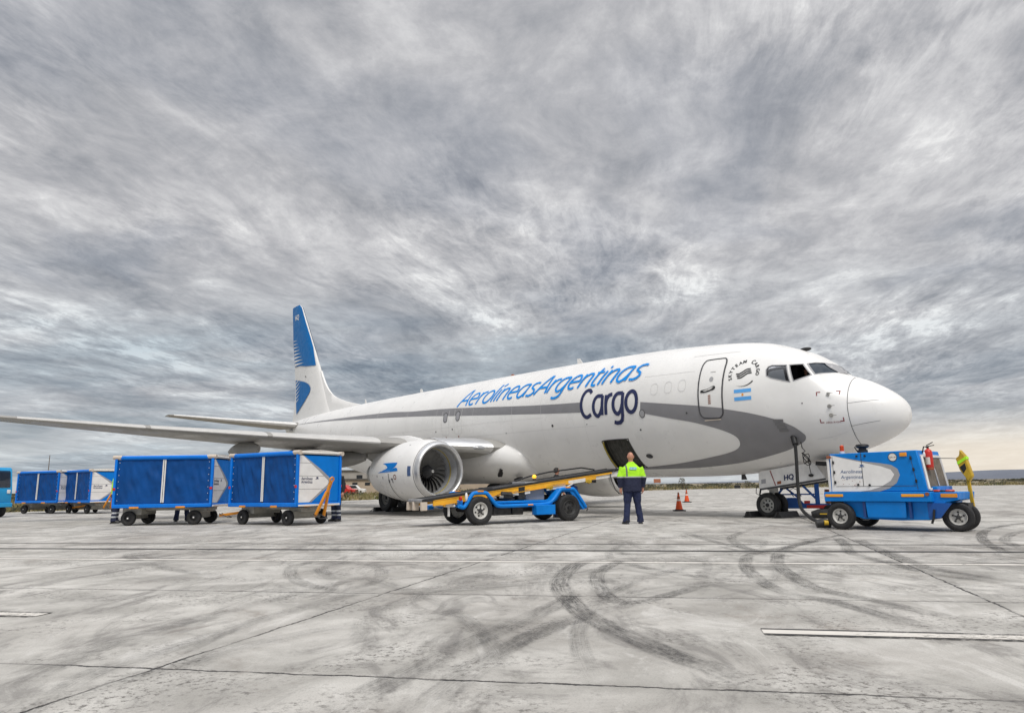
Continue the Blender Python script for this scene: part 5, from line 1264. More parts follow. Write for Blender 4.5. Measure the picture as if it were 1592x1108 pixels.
# ------------------------------------------------------------------ belt loader
def build_loader():
    t = empty('belt_loader', 'blue belt loader with raised yellow conveyor boom reaching the open hold door', 'belt loader', (-.91, 18.65, 0), R(32))
    W = 1.22; r = .365
    # side rails: tube arched over each wheel
    for y in (-.02, W + .02):
        mb = MB()
        path = [(-.60, .50), (-.46, .46), (-.36, .56), (-.22, .76), (-.12, .81), (.16, .81), (.26, .76), (.48, .52), (.60, .47), (.9, .46), (1.9, .475), (2.18, .50), (2.34, .60), (2.56, .83), (2.66, .87), (2.95, .87), (3.08, .82), (3.40, .42), (3.42, .36)]
        mb.tube([(a, y, b) for a, b in spline(path, 3)], .052, 10); fr = mb.build('side_rail', 'loader_blue', t, 60)
        for x, z in ((.02, .855), (1.55, .475), (2.82, .915)):
            q = MB(); q.box((x, y - .012 * (1 if y < .5 else -1), z - (.0 if z > .9 else 0)), (.17, .10, .035)); q.build('amber_marker', 'amber', fr, bevel=.01)
    # fender plates behind the arches, deck plates
    mb = MB(); mb.prism([(2.02, .48), (2.34, .62), (2.58, .90), (2.95, .90), (3.40, .40), (3.44, .34), (3.36, .30), (2.9, .80), (2.62, .80), (2.40, .55), (2.1, .42)], lambda u, v, s: Vector((u, s, v)), -.02, .26); mb.build('fender', 'loader_blue', t)
    mb = MB(); mb.prism([(2.02, .48), (2.34, .62), (2.58, .90), (2.95, .90), (3.40, .40), (3.44, .34), (3.36, .30), (2.9, .80), (2.62, .80), (2.40, .55), (2.1, .42)], lambda u, v, s: Vector((u, s, v)), W - .26, W + .02); mb.build('fender', 'loader_blue', t)
    mb = MB(); mb.prism([(2.45, .88), (2.6, .80), (2.95, .82), (3.3, .5), (3.44, .75), (3.40, .92), (3.27, 1.0), (2.5, .98)], lambda u, v, s: Vector((u, s, v)), .28, .33); mb.build('guard_plate', 'dark_blue', t, bevel=.01)
    mb = MB(); mb.box((1.3, W / 2, .545), (1.7, W - .06, .05)); mb.box((1.3, .10, .56), (1.75, .22, .06)); mb.build('deck', 'loader_blue', t, bevel=.01)
    mb = MB(); mb.box((1.25, W / 2, .40), (1.5, .5, .22)); mb.box((.75, .25, .34), (.55, .35, .24)); mb.box((1.25, .25, .33), (.35, .3, .22)); mb.build('underframe', 'engine_block', t, bevel=.02)
    mb = MB(); mb.box((.92, W / 2 + .05, .75), (.72, .8, .40)); mb.cyl((.75, .2, .72), (1.1, .2, .70), .13, 14); mb.cyl((1.25, .25, .75), (1.25, .25, 1.0), .08, 12); mb.box((1.42, .45, .80), (.22, .6, .42)); mb.build('engine_cover', 'engine_block', t, bevel=.03)
    mb = MB(); mb.box((1.95, .66, .84), (.62, .7, .50)); mb.build('control_cabinet', 'panel_grey', t, bevel=.012)
    mb = MB(); mb.box((2.0, -.03, .335), (.62, .24, .26)); mb.build('tool_box', 'loader_blue', t, bevel=.012)
    mb = MB(); mb.bar((2.72, .10, .84), (3.12, .12, 1.02), .03, .03); mb.bar((2.64, .16, .84), (3.02, .18, 1.0), .02, .02); mb.build('lift_strut', 'white_metal', t)
    mb = MB(); mb.cyl((.95, .42, .60), (1.75, .42, .78), .04, 12); mb.cyl((1.75, .42, .78), (2.25, .42, .90), .022, 12); mb.cyl((-.1, .22, .60), (.55, .22, .66), .05, 12); mb.build('hydraulic_ram', 'white_metal', t)
    mb = MB(); mb.box((.45, .10, .66), (.22, .10, .10)); mb.box((.72, .08, .70), (.12, .06, .07)); mb.box((-.30, .34, .62), (.2, .25, .10)); mb.build('valve_block', 'dull_metal', t, bevel=.01)
    mb = MB(); mb.tube([(.5, .05, .66), (.62, .02, .60), (.85, .04, .58), (1.1, .05, .62)], .014, 6); mb.tube([(.5, .1, .7), (.7, .05, .78), (1.0, .06, .74), (1.5, .08, .70)], .012, 6); mb.build('hose', 'black', t)
    # tail end: lamps, hitch, steps
    mb = MB(); mb.cyl((-.53, -.03, .68), (-.575, -.03, .68), .055, 14); mb.build('tail_lamp', 'red', t)
    mb = MB(); mb.ball((-.40, -.06, .72), (.035, .045, .11)); mb.build('work_lamp', 'white_metal', t)
    mb = MB(); mb.box((-.50, W / 2, .55), (.10, W * .95, .18)); mb.build('end_beam', 'loader_blue', t, bevel=.015)
    mb = MB(); mb.box((-.70, .30, .58), (.25, .16, .22)); mb.box((-.72, .30, .38), (.05, .06, .30)); mb.bar((-.62, .15, .50), (-.80, .95, .50), .05, .05); mb.box((-.66, .75, .60), (.16, .3, .10)); mb.build('hitch', 'white_metal', t, bevel=.01)
    mb = MB(); mb.cyl((-.85, W + .05, .45), (-.70, W + .05, .45), .06, 12); mb.build('buffer', 'loader_blue', t)
    mb = MB(); mb.tube([(3.44, .0, .36), (3.50, .0, .34), (3.53, .0, .29), (3.49, .0, .26)], .016, 8); mb.build('tie_hook', 'dark_seal', t)
    wheel(t, (0, .0, r), r, .24, side=-1, rim='rim_white', n=44, rimr=.57, holes=6)
    wheel(t, (-.02, W, r), r, .24, side=1, rim='rim_white', n=44, rimr=.57, holes=6)
    wheel(t, (2.83, .0, r), r, .24, side=-1, rim='rim_dark', n=44, rimr=.57, holes=6)
    wheel(t, (2.83, W, r), r, .24, side=1, rim='rim_dark', n=44, rimr=.57, holes=6)
    mb = MB(); mb.cyl((0, .05, r), (0, W - .05, r), .06, 12); mb.cyl((2.83, .05, r), (2.83, W - .05, r), .06, 12); mb.build('axle', 'engine_block', t)
    # conveyor boom
    sl = math.atan(.120); X0, X1 = -1.52, 5.15; z0 = .655
    def bz(x): return z0 + (x - X0) * .120
    y0, y1 = .16, 1.06
    def pr(name, a, b, zt, zb, ya, yb, m, bev=.006):
        q = MB(); q.prism([(a, bz(a) + zb), (b, bz(b) + zb), (b, bz(b) + zt), (a, bz(a) + zt)], lambda u, v, s: Vector((u, s, v)), ya, yb); return q.build(name, m, t, bevel=bev)
    boom = pr('boom_rail', X0 + .30, X1 - 1.15, -.045, -.185, y0, y0 + .05, 'boom_yellow'); pr('boom_rail', X0 + .30, X1 - .6, -.045, -.185, y1 - .05, y1, 'boom_yellow')
    pr('boom_rail', X1 - 1.30, X1 - .55, -.05, -.10, y0 - .005, y0 + .05, 'boom_yellow')
    pr('conveyor_belt', X0, X1, 0, -.045, y0 + .02, y1 - .02, 'belt_black', .015)
    pr('belt_edge', X0, X1, .018, -.042, y0 - .012, y0 + .02, 'rubber', .006); pr('belt_edge', X0, X1, .018, -.042, y1 - .02, y1 + .012, 'rubber', .006)
    pr('rail_flange', X0 + .32, X1 - 1.2, -.043, -.055, y0 - .014, y0, 'boom_yellow', 0); pr('rail_flange', X0 + .5, X1 - 2.0, -.180, -.195, y0 - .02, y0, 'boom_yellow', 0)
    pr('boom_head', X1 - 1.2, X1 - .02, -.048, -.20, y0 + .03, y1 - .03, 'white_metal', .02)
    pr('boom_pan', X0 + .4, X1 - 1.2, -.06, -.10, y0 + .05, y1 - .05, 'dull_metal', 0)
    for a in (.55, 1.75): pr('boom_shield', a + .5, a + 1.15, -.15, -.27, y0 + .0, y0 + .03, 'white_metal')
    pr('boom_shield', 3.0, 3.6, -.10, -.20, y0 - .01, y0 + .02, 'white_metal')
    for x in (2.35, 3.72):
        q = MB(); q.box((x, y0 + .02, bz(x) - .20), (.22, .06, .09)); q.cyl((x + .02, y0 - .01, bz(x) - .235), (x + .02, y0 + .06, bz(x) - .235), .04, 10); q.build('roller_bracket', 'bar_yellow', t, bevel=.01)
    for x in (-.9, -.55, -.2): 
        q = MB(); q.box((x, y0 + .04, bz(x) - .19), (.06, .08, .10)); q.build('roller_bracket', 'boom_yellow', t, bevel=.01)
    for yy in (y0 - .0, y0 + .50, y1 - .05):
        q = MB(); q.box((X0 + .05 + (.0 if yy < .5 else -.0), yy + .03, .505), (.16, .09, .21)); q.build('end_foot', 'beige', t, bevel=.012)
    q = MB(); q.cyl((X0 + .04, y0 + .03, bz(X0) - .02), (X0 + .04, y1 - .03, bz(X0) - .02), .055, 14); q.build('end_roller', 'dull_metal', t)
    # hoisted handrail folded along the far side, amber lamp
    q = MB(); q.tube([(1.6, y1 + .06, bz(1.6) + .02), (2.3, y1 + .06, bz(2.3) + .13), (3.0, y1 + .06, bz(3.0) + .17), (4.2, y1 + .06, bz(4.2) + .15), (4.7, y1 + .06, bz(4.7) + .03)], .022, 8); q.build('hand_rail', 'belt_black', t)
    q = MB(); q.cyl((2.45, y1 + .02, bz(2.45)), (2.45, y1 + .02, bz(2.45) + .05), .05, 12, 1); q.ball((2.45, y1 + .02, bz(2.45) + .10), .062, 0); q.build('amber_lamp', ['amber_lit', 'dark_seal'], t)
    q = MB(); q.tube([(X1 - .62, y0, bz(X1 - .6) - .08), (X1 - .60, y0 - .02, bz(X1) - .35), (X1 - .45, y0, bz(X1) - .62), (X1 - .28, y0 + .02, bz(X1) - .75)], .013, 6); q.build('hanging_cord', 'black', t)
    q = MB(); q.tube([(X1 - .55, y0 - .02, bz(X1 - .5) - .06), (X1 - .47, y0 - .04, bz(X1 - .5) + .01), (X1 - .43, y0 - .04, bz(X1 - .5) + .05)], .008, 6); q.build('rope_hook', 'dark_seal', t)
mk('amber_lit', (1.0, .50, .04), .4, 0, .02, 6, emit=.9)
build_loader()

# ------------------------------------------------------------------ baggage carts
def make_cart():
    t = empty('baggage_cart', 'blue curtained baggage cart', 'baggage cart', (0, 0, 0), 0, 'covered baggage carts')
    L, W = 1.40, .78; zb, zt = .56, 1.95
    mb = MB(); mb.box((0, -W, zb), (2 * L + .06, .10, .11)); mb.box((0, W, zb), (2 * L + .06, .10, .11)); mb.box((-L, 0, zb), (.08, 2 * W, .10)); mb.box((L, 0, zb), (.08, 2 * W, .10)); mb.build('base_frame', 'frame_blue', t, bevel=.02)
    mb = MB(); mb.box((0, 0, zb + .045), (2 * L - .08, 2 * W - .1, .03)); mb.build('floor', 'chassis', t)
    for x in (-L, L):
        for y in (-W, W):
            mb = MB(); mb.box((x, y, (zb + zt) / 2), (.075, .075, zt - zb)); p = mb.build('corner_post', 'frame_blue', t, bevel=.01)
            mb = MB(); mb.box((x, y - .045 * (1 if y < 0 else -1), 1.05), (.075, .012, .07)); mb.build('red_reflector', 'red', p)
    for y in (-W, W):
        mb = MB(); mb.tube([(-L + .14, y, zt + .0), (L - .14, y, zt + .0)], .062, 14, 0); rl = mb.build('curtain_roll', 'frame_blue', t)
        for s in (-1, 1): mb = MB(); mb.tube([(s * (L - .16), y, zt + .015), (s * (L + .10), y, zt + .015)], .062, 12); mb.build('roll_end', 'beige', rl)
    # slightly crowned canvas roof
    rings = []
    for k in range(9):
        y = -W + 2 * W * k / 8; z = zt + .05 + .05 * math.cos(PI * (k / 8 - .5)); rings.append([Vector((-L - .03, y, z - .03)), Vector((-L - .03, y, z)), Vector((L + .03, y, z)), Vector((L + .03, y, z - .03))])
    mb = MB(); mb.loft(rings); mb.build('roof', 'roof_white', t, 50)
    for x in (-L, L):
        mb = MB(); mb.tube([(x, -W, zt + .02), (x, W, zt + .02)], .045, 10); mb.build('roof_bow', 'roof_white', t)
    rnd = random.Random(11)
    for sgn in (-1, 1):
        for a, b in ((-L + .04, -.035), (.035, L - .04)):
            nx, nz = 40, 22; vs = []; ph = rnd.uniform(0, 9)
            for j in range(nz + 1):
                v = j / nz
                for i in range(nx + 1):
                    u = i / nx; x = a + (b - a) * u; z = zb + .06 + (zt - .05 - zb - .06) * v
                    d = .034 * mnoise.noise(Vector((x * 3.2 + z * 1.1 + ph, z * .8, ph))) + .046 * mnoise.noise(Vector((x * 8 + z * 2.5, z * 2.4 - x, ph * 2))) + .02 * math.sin(u * PI)
                    d *= min(1, u * 9, (1 - u) * 9) * (.35 + .65 * math.sin(PI * min(1, v * .96 + .02)))
                    vs.append((x, sgn * (W - .012 + d), z))
            mb = MB(); mb.add(vs, [(j * (nx + 1) + i, j * (nx + 1) + i + 1, (j + 1) * (nx + 1) + i + 1, (j + 1) * (nx + 1) + i) for j in range(nz) for i in range(nx)])
            c = mb.build('curtain', 'tarp_blue', t, 180)
            mb = MB()
            ex = a + .06 if a < -.5 else b - .06
            for k in range(7): z = zb + .16 + (zt - zb - .3) * k / 6; mb.ball((ex, sgn * (W + .012), z), (.011, .008, .011), 0, 8)
            mb.build('eyelet', 'white_metal', c)
        for x in (-.028, .028):
            mb = MB(); mb.box((x, sgn * (W + .012), (zb + zt) / 2 + .02), (.038, .014, zt - zb - .14)); mb.build('curtain_strap', 'white_metal', t)
    # end boards: white arrow on blue
    for s in (1, -1):
        X = s * (L + .004); y0, y1, z0, z1 = -W + .05, W - .05, zb + .06, zt - .06
        q = MB(); q.box((s * (L - .012), 0, (z0 + z1) / 2), (.03, y1 - y0, z1 - z0)); e = q.build('end_board', 'panel_blue', t, bevel=.004)
        P = lambda p, h: (y0 + (y1 - y0) * p, z0 + (z1 - z0) * h)
        wp = [P(.0, .0), P(.26, .0), P(.52, .22), P(.72, .38), P(.74, .43), P(.72, .47), P(.50, .66), P(.08, 1.0), P(0, 1)]
        gp = [P(.26, 0), P(.32, 0), P(.58, .21), P(.80, .37), P(.84, .43), P(.81, .49), P(.55, .70), P(.10, 1.0), P(.08, 1.0), P(.50, .66), P(.72, .47), P(.74, .43), P(.72, .38), P(.52, .22)]
        fn = lambda o: (lambda u, v, l: Vector((s * (L + o + l), u, v)))
        decal([polyshape(wp)], fn(.006), 'board_panel', 'panel_white', e); decal([polyshape(gp)], fn(.005), 'board_stripe', 'panel_grey', e)
        sh = [(*ribbon([P(0, h), P(f, h)], .012), 0) for h, f in ((.28, .60), (.56, .62), (.84, .28))]
        decal(sh, fn(.0075), 'board_seam', 'seam_grey', e)
        if s > 0:
            vs, fs = text_polys('Aerolíneas', .115, .002); v2, f2 = text_polys('Argentinas', .115, .002)
            o0 = P(.06, .475); o1 = P(.06, .405)
            B = [(2.24, .42), (1.62, .43), (1.60, .33), (1.80, .10), (1.72, .06), (1.66, .16), (1.55, .13), (1.50, .02), (1.52, -.04), (1.95, -.06), (2.42, -.14), (2.05, .13), (2.10, .27)]
            sh = [([(o0[0] + px * .8, o0[1] + py) for px, py in vs], fs, 0), ([(o1[0] + px * .8, o1[1] + py) for px, py in v2], f2, 0), ([(o0[0] + .62 - (a - 1.5) * .14, o0[1] + .03 + b * .12) for a, b in B], polyshape(B)[1], 0)]
            decal(sh, fn(.008), 'lettering', 'letter_navy', e)
        q = MB(); q.box((s * (L + .03), 0, zb - .02), (.07, 2 * W * .96, .05)); q.build('end_sill', 'roof_white', t, bevel=.01)
    # orange side markers, chassis, axles, wheels
    for y in (-W - .052, W + .052):
        for x in (-.78, .55): q = MB(); q.box((x, y, zb - .045), (.27, .016, .055)); q.build('side_marker', 'orange', t, bevel=.006)
    for x in (L + .055,):
        for y in (-.45, .42): q = MB(); q.box((x, y, zb - .03), (.016, .22, .05)); q.build('side_marker', 'orange', t, bevel=.006)
    q = MB(); q.box((0, 0, .46), (2.5, .30, .10)); q.box((-1.0, 0, .40), (.55, .95, .20)); q.box((.88, 0, .42), (.5, .7, .12)); q.cyl((.88, 0, .36), (.88, 0, .48), .30, 24); q.build('chassis', 'chassis', t, bevel=.015)
    for x in (-1.02, .88):
        q = MB(); q.cyl((x, -.55, .21), (x, .55, .21), .035, 12); q.box((x, 0, .30), (.10, .9, .14)); q.build('axle', 'chassis', t)
        for y in (-.60, .60): wheel(t, (x, y, .21), .21, .12, side=-1 if y < 0 else 1, rim='black', n=28, rimr=.5, holes=0, name='wheel')
    for w in [c for c in t.children if c.name.startswith('wheel')]:
        y = w.location.y; s = -1 if y < 0 else 1; q = MB(); q.ball((0, s * .055, 0), (.026, .012, .026)); q.build('hub', 'white_metal', w)
    # tow bar hinged on the turntable
    q = MB(); q.bar((0, -.16, 0), (.72, -.03, 0), .05, .07); q.bar((0, .16, 0), (.72, .03, 0), .05, .07); q.bar((.60, 0, 0), (1.02, 0, 0), .07, .07); q.lathe([(0, .05), (.0, .08), (.035, .08), (.035, .05)], (1.08, 0, -.017), (0, 0, 1), 16, closed=True)
    tb = q.build('tow_bar', 'orange', t); tb.location = (1.46, 0, .24)
    q = MB(); q.tube([(0, -.10, 0), (.30, -.14, -.12), (.34, 0, -.12), (.30, .14, -.12), (0, .10, 0)], .012, 6); q.build('brake_lever', 'dark_seal', t).location = (1.44, -.10, .30)
    return t
cart = make_cart()
CARTS = [((-10.28, 21.80), 1.5, 'largest blue curtained baggage cart, with no raised tow bar, two workers behind it', 14),
         ((-6.64, 20.84), -32, 'blue curtained baggage cart with its orange tow bar raised, next to the jet engine', 66),
         ((-22.55, 35.15), -21, 'far blue curtained baggage cart nearest to the blue tractor at left', 8),
         ((-20.05, 34.3), -36, 'far blue curtained baggage cart half hidden behind the largest cart', 60)]
for k, (p, yw, lab, tilt) in enumerate(CARTS):
    c = cart if k == 0 else copy_tree(cart)
    c['label'] = lab
    c.location = (p[0], p[1], 0); c.rotation_euler = (0, 0, R(yw))
    for ch in c.children:
        if ch.name.startswith('tow_bar'): ch.rotation_euler = (0, -R(tilt) if tilt > 30 else R(-7), R(-6 if tilt < 30 else 0))

# ------------------------------------------------------------------ blue tractor at the left edge
def build_tractor():
    t = empty('tow_tractor', 'bright blue baggage tractor with a closed cab at the left edge', 'tractor', (-22.62, 30.15, 0), R(-18))
    side_p = [(-2.4, .45), (1.12, .45), (1.20, .62), (1.20, 1.12), (1.08, 1.98), (1.0, 2.06), (-.9, 2.06), (-1.0, 1.2), (-2.4, 1.1)]
    mb = MB(); mb.prism(side_p, lambda u, v, s: Vector((u, s, v)), -.72, .72); mb.build('body', 'tractor_blue', t, bevel=.03)
    mb = MB(); mb.prism(rrect(.22, 1.24, .94, 1.90, .06), lambda u, v, s: Vector((u, s, v)), -.735, -.722); w = mb.build('window', 'shiny_glass', t)
    p = rrect(.22, 1.24, .94, 1.90, .06); vs, fs = ribbon(p + [p[0]], .05); decal([(vs, fs, 0)], lambda u, v, l: Vector((u, -.738, v)), 'window_frame', 'black', t)
    mb = MB(); mb.prism(rrect(.62, 1.30, .88, 1.82, .03), lambda u, v, s: Vector((u, s, v)), -.74, -.737); mb.build('sun_visor', 'white_metal', w)
    mb = MB(); mb.prism(rrect(-.62, 1.22, .62, 1.92, .06), lambda u, v, s: Vector((1.20 + .022 - (v - 1.12) * .1395, u, v)), -.0, .012); mb.build('windscreen', 'shiny_glass', t)
    mb = MB(); mb.box((1.22, -.55, 1.05), (.05, .14, .16)); mb.box((1.22, .55, 1.05), (.05, .14, .16)); mb.build('headlight', 'white_metal', t, bevel=.02)
    mb = MB(); mb.box((.95, -.735, 1.13), (.16, .03, .14)); mb.build('side_lamp', 'white_metal', t, bevel=.02)
    mb = MB(); mb.box((.78, -.725, .80), (.42, .02, .06)); mb.build('step_trim', 'white_metal', t)
    mb = MB(); mb.box((.45, -.728, 1.0), (.55, .02, .22)); mb.build('vent_panel', 'dark_blue', t, bevel=.01)
    mb = MB(); mb.box((1.20, 0, .50), (.12, 1.5, .18)); mb.build('bumper', 'tractor_blue', t, bevel=.03)
    mb = MB(); mb.tube([(1.08, -.7, 1.85), (1.2, -.85, 1.95), (1.3, -.92, 1.95)], .012, 6); mb.ball((1.36, -.94, 1.92), (.09, .06, .11)); mb.build('mirror', 'black', t)
    for x in (.72, -1.7):
        for y in (-.62, .62): wheel(t, (x, y, .27), .27, .2, side=-1 if y < 0 else 1, rim='rim_dark', n=28)
build_tractor()

# ------------------------------------------------------------------ traffic cones
def make_cone():
    t = empty('traffic_cone', 'orange traffic cone', 'traffic cone', (0, 0, 0), 0, 'orange cones behind the aircraft nose')
    mb = MB(); mb.box((0, 0, .02), (.40, .40, .04)); mb.lathe([(.04, .16), (.06, .15)], (0, 0, 0), (0, 0, 1), 24); mb.build('base', 'rubber', t, bevel=.012)
    mb = MB(); mb.lathe([(.04, .135), (.34, .078), (.42, .063), (.54, .040), (.60, .032)], (0, 0, 0), (0, 0, 1), 28); mb.build('cone_body', 'cone_orange', t)
    mb = MB(); mb.lathe([(.36, .078), (.42, .066)], (0, 0, 0), (0, 0, 1), 28); mb.build('reflective_collar', 'pale_sticker', t)
    mb = MB(); mb.lathe([(.44, .061), (.52, .047)], (0, 0, 0), (0, 0, 1), 28); mb.lathe([(.58, .037), (.66, .026), (.67, .001)], (0, 0, 0), (0, 0, 1), 20); mb.build('dark_band', 'rust', t)
    return t
cone = make_cone(); cone.location = (5.95, 26.12, 0); cone['label'] = 'larger looking nearer orange traffic cone with black square base'
c2 = copy_tree(cone); c2.location = (9.04, 37.8, 0); c2['label'] = 'farther, smaller looking orange traffic cone with pale bands'

# ------------------------------------------------------------------ people
def rem(mb, name, m, parent, vox, sm=4):
    o = mb.build(name, m, parent, smooth=0)
    r = o.modifiers.new('remesh', 'REMESH'); r.mode = 'VOXEL'; r.voxel_size = vox; r.use_smooth_shade = True
    s = o.modifiers.new('smooth', 'SMOOTH'); s.factor = .5; s.iterations = sm
    return o
def folds(o, k):
    tx = bpy.data.textures.get('cloth_folds') or bpy.data.textures.new('cloth_folds', 'CLOUDS'); tx.noise_scale = .11; tx.noise_depth = 2
    d = o.modifiers.new('folds', 'DISPLACE'); d.texture = tx; d.strength = k; d.mid_level = .5
def ell(z, rx, ry, cy=0.0, cx=0.0, n=20): return [Vector((cx + rx * math.copysign(abs(math.cos(2 * PI * k / n)) ** .85, math.cos(2 * PI * k / n)), cy + ry * math.sin(2 * PI * k / n), z)) for k in range(n)]
def two_tone(name, zcut, top, low, mid=None, mid_h=.03):
    """cloth coloured by height on the garment: a sewn yoke, a silver tape, the darker body"""
    m = bpy.data.materials.new(name); m.use_nodes = True; N = NT(m.node_tree)
    out = N.n('ShaderNodeOutputMaterial'); b = N.n('ShaderNodeBsdfPrincipled'); N.link(b.outputs[0], out.inputs[0])
    tc = N.n('ShaderNodeTexCoord').outputs['Object']; sep = N.n('ShaderNodeSeparateXYZ'); N.link(tc, sep.inputs[0]); x, y, z = sep.outputs
    nz = N.noise(tc, 9, 5, .6)
    f = N.math('GREATER_THAN', z, zcut)
    c = N.mix(f, N.mix(nz, tuple(k * .7 for k in low), tuple(k * 1.3 for k in low)), N.mix(nz, tuple(k * .88 for k in top), tuple(k * 1.05 for k in top)))
    tape = N.math('MULTIPLY', N.math('GREATER_THAN', z, zcut - mid_h), N.math('LESS_THAN', z, zcut))
    c = N.mix(tape, c, (.36, .37, .36))
    vert = N.math('MULTIPLY', N.math('LESS_THAN', N.math('ABSOLUTE', N.math('ADD', x, .155)), .02), f)
    c = N.mix(vert, c, (.15, .16, .15))
    N.link(c, b.inputs['Base Color']); b.inputs['Roughness'].default_value = .8
    bn = N.n('ShaderNodeBump'); bn.inputs['Strength'].default_value = .5; bn.inputs['Distance'].default_value = .02; N.link(N.noise(tc, 11, 5, .6, .5), bn.inputs['Height']); N.link(bn.outputs[0], b.inputs['Normal'])
    M[name] = m
two_tone('hivis_navy', 1.17, (.42, .86, .02), (.012, .016, .045))
two_tone('hivis_full', .92, (.42, .86, .02), (.012, .016, .045))

def person(label, loc, rz, jacket='hivis_navy', trousers='trouser_cloth', hair=None, stout=1.0, vox=.009, arms=((.36, .03), (.36, .03)), stance=.13, reach=None, h=1.76, seated=False, cap=None):
    """stands facing local +Y"""
    t = empty('person', label, 'person', loc, rz)
    s = h / 1.76; b = MB()
    # body: torso, neck, head with nose, ears and brow, arms, hands, legs, feet as one skin
    b.loft([ell(.88, .15, .10), ell(.96, .17, .115), ell(1.1, .16, .11), ell(1.28, .17, .115), ell(1.38, .15, .10), ell(1.46, .085, .07), ell(1.50, .06, .06), ell(1.57, .058, .06, .01)])
    b.ball((0, .015, 1.665), (.078, .098, .115), 0, 18); b.ball((0, .045, 1.615), (.058, .065, .062), 0, 14); b.tube([(0, .105, 1.675), (0, .128, 1.65), (0, .105, 1.64)], [.012, .017, .014], 8)
    b.ball((0, .085, 1.70), (.055, .03, .02), 0, 10)
    for sx in (-1, 1): b.ball((sx * .08, .005, 1.66), (.014, .025, .034), 0, 10)
    hands = []
    for i, sx in enumerate((-1, 1)):
        ox, oy = arms[i]
        S = Vector((sx * .150 * stout, 0, 1.365)); E = Vector((sx * (.25 + .3 * (ox - .30)) * stout, -.02, 1.13)); Wp = Vector((sx * ox * .87, oy + .03, .88))
        if reach and i in reach: E, Wp = Vector(reach[i][0]), Vector(reach[i][1])
        b.tube([S, S.lerp(E, .5), E, E.lerp(Wp, .45), Wp], [.055, .05, .042, .042, .030], 12)
        d = (Wp - E).normalized(); sidev = Vector((0, 1, 0)); sidev = (sidev - d * sidev.dot(d)).normalized(); nrm = d.cross(sidev)
        b.tube([Wp, Wp + d * .05, Wp + d * .095], [.030, .040, .036], 10)
        for k in range(4):
            base = Wp + d * .09 + sidev * (.030 - .02 * k); L = (.070, .078, .072, .056)[k]; cv = nrm * (-.012 * sx)
            b.tube([base, base + d * L * .5 + cv * .4, base + d * L * .85 + cv * 1.6], [.0105, .0098, .008], 8)
        b.tube([Wp + d * .035 + sidev * .03, Wp + d * .06 + sidev * .055, Wp + d * .095 + sidev * .062], [.013, .012, .009], 8)
    hip = .92
    legs = []
    for sx in (-1, 1):
        H = Vector((sx * .095, 0, hip)); K = Vector((sx * (stance * .5 + .045), .01, .50)); A = Vector((sx * stance, -.015, .09))
        b.tube([H, H.lerp(K, .5), K, K.lerp(A, .4), A], [.085, .075, .055, .055, .04], 12); b.tube([A, A + Vector((sx * .02, .06, -.04)), A + Vector((sx * .04, .17, -.055))], [.045, .045, .032], 10); legs.append((H, K, A))
    body = rem(b, 'body', 'skin', t, min(vox, .008), 2)
    # trousers
    q = MB(); q.loft([ell(1.02, .17 * stout, .125 * stout), ell(.95, .185 * stout, .135 * stout), ell(.86, .185 * stout, .13 * stout), ell(.80, .16 * stout, .11)])
    for (H, K, A), sx in zip(legs, (-1, 1)):
        q.tube([H + Vector((0, 0, -.0)), H.lerp(K, .5), K, K.lerp(A, .5), A + Vector((0, 0, .05)), A + Vector((sx * .006, .015, -.035))], [.110 * stout, .102 * stout, .084, .080, .078, .092], 14)
    folds(rem(q, 'trousers', trousers, t, vox), .020)
    # jacket with sleeves
    q = MB(); q.loft([ell(.80, .205 * stout, .155 * stout), ell(.86, .21 * stout, .16 * stout), ell(.98, .205 * stout, .16 * stout), ell(1.15, .215 * stout, .16 * stout), ell(1.30, .225 * stout, .155 * stout), ell(1.38, .20 * stout, .135 * stout), ell(1.45, .135 * stout, .105), ell(1.51, .085, .078), ell(1.535, .075, .075)])
    for i, sx in enumerate((-1, 1)):
        ox, oy = arms[i]
        S = Vector((sx * .172 * stout, 0, 1.375)); E = Vector((sx * (.25 + .3 * (ox - .30)) * stout, -.02, 1.13)); Wp = Vector((sx * ox * .87, oy + .03, .90))
        if reach and i in reach: E, Wp = Vector(reach[i][0]), Vector(reach[i][1]); Wp = E.lerp(Wp, .96)
        q.tube([S, S.lerp(E, .5), E, E.lerp(Wp, .5), Wp], [.093 * stout, .083 * stout, .073 * stout, .066, .056], 14)
    folds(rem(q, 'jacket', jacket, t, vox), .022)
    for (H, K, A), sx in zip(legs, (-1, 1)):
        q = MB(); q.tube([A + Vector((0, -.07, -.035)), A + Vector((0, .0, -.02)), A + Vector((sx * .02, .08, -.042)), A + Vector((sx * .04, .19, -.058))], [.045, .055, .048, .032], 12); q.box(tuple(A + Vector((sx * .018, .05, -.079))), (.095, .27, .022), (0, 0, -sx * .18)); rem(q, 'shoe', 'shoe_black', t, .007)
    for sx in (-1, 1):
        q = MB(); q.ball((sx * .032, .108, 1.682), (.013, .008, .008), 0, 8); q.build('eye', 'black', t)
    q = MB(); q.ball((0, .106, 1.602), (.024, .007, .006), 0, 8); q.build('mouth', 'rust', t)
    if hair:
        q = MB(); q.loft([ell(1.60, .074, .05, -.05), ell(1.66, .084, .085, -.022), ell(1.72, .082, .095, -.008), ell(1.765, .06, .075, .0), ell(1.79, .025, .03, .0)]); rem(q, 'hair', hair, t, .008)
    if cap:
        q = MB(); q.loft([ell(1.70, .086, .106, .012), ell(1.75, .083, .102, .012), ell(1.79, .06, .075, .012), ell(1.80, .02, .02, .012)]); q.box((0, .14, 1.705), (.13, .12, .012)); rem(q, 'cap', cap, t, .007)
    t.scale = (s, s, s)
    return t
w1 = person('bald worker in a navy jacket with lime green back, seen from behind, facing the jet', (2.98, 18.18, 0), R(6), stout=1.17, vox=.008, arms=((.335, -.02), (.33, .0)), stance=.175)
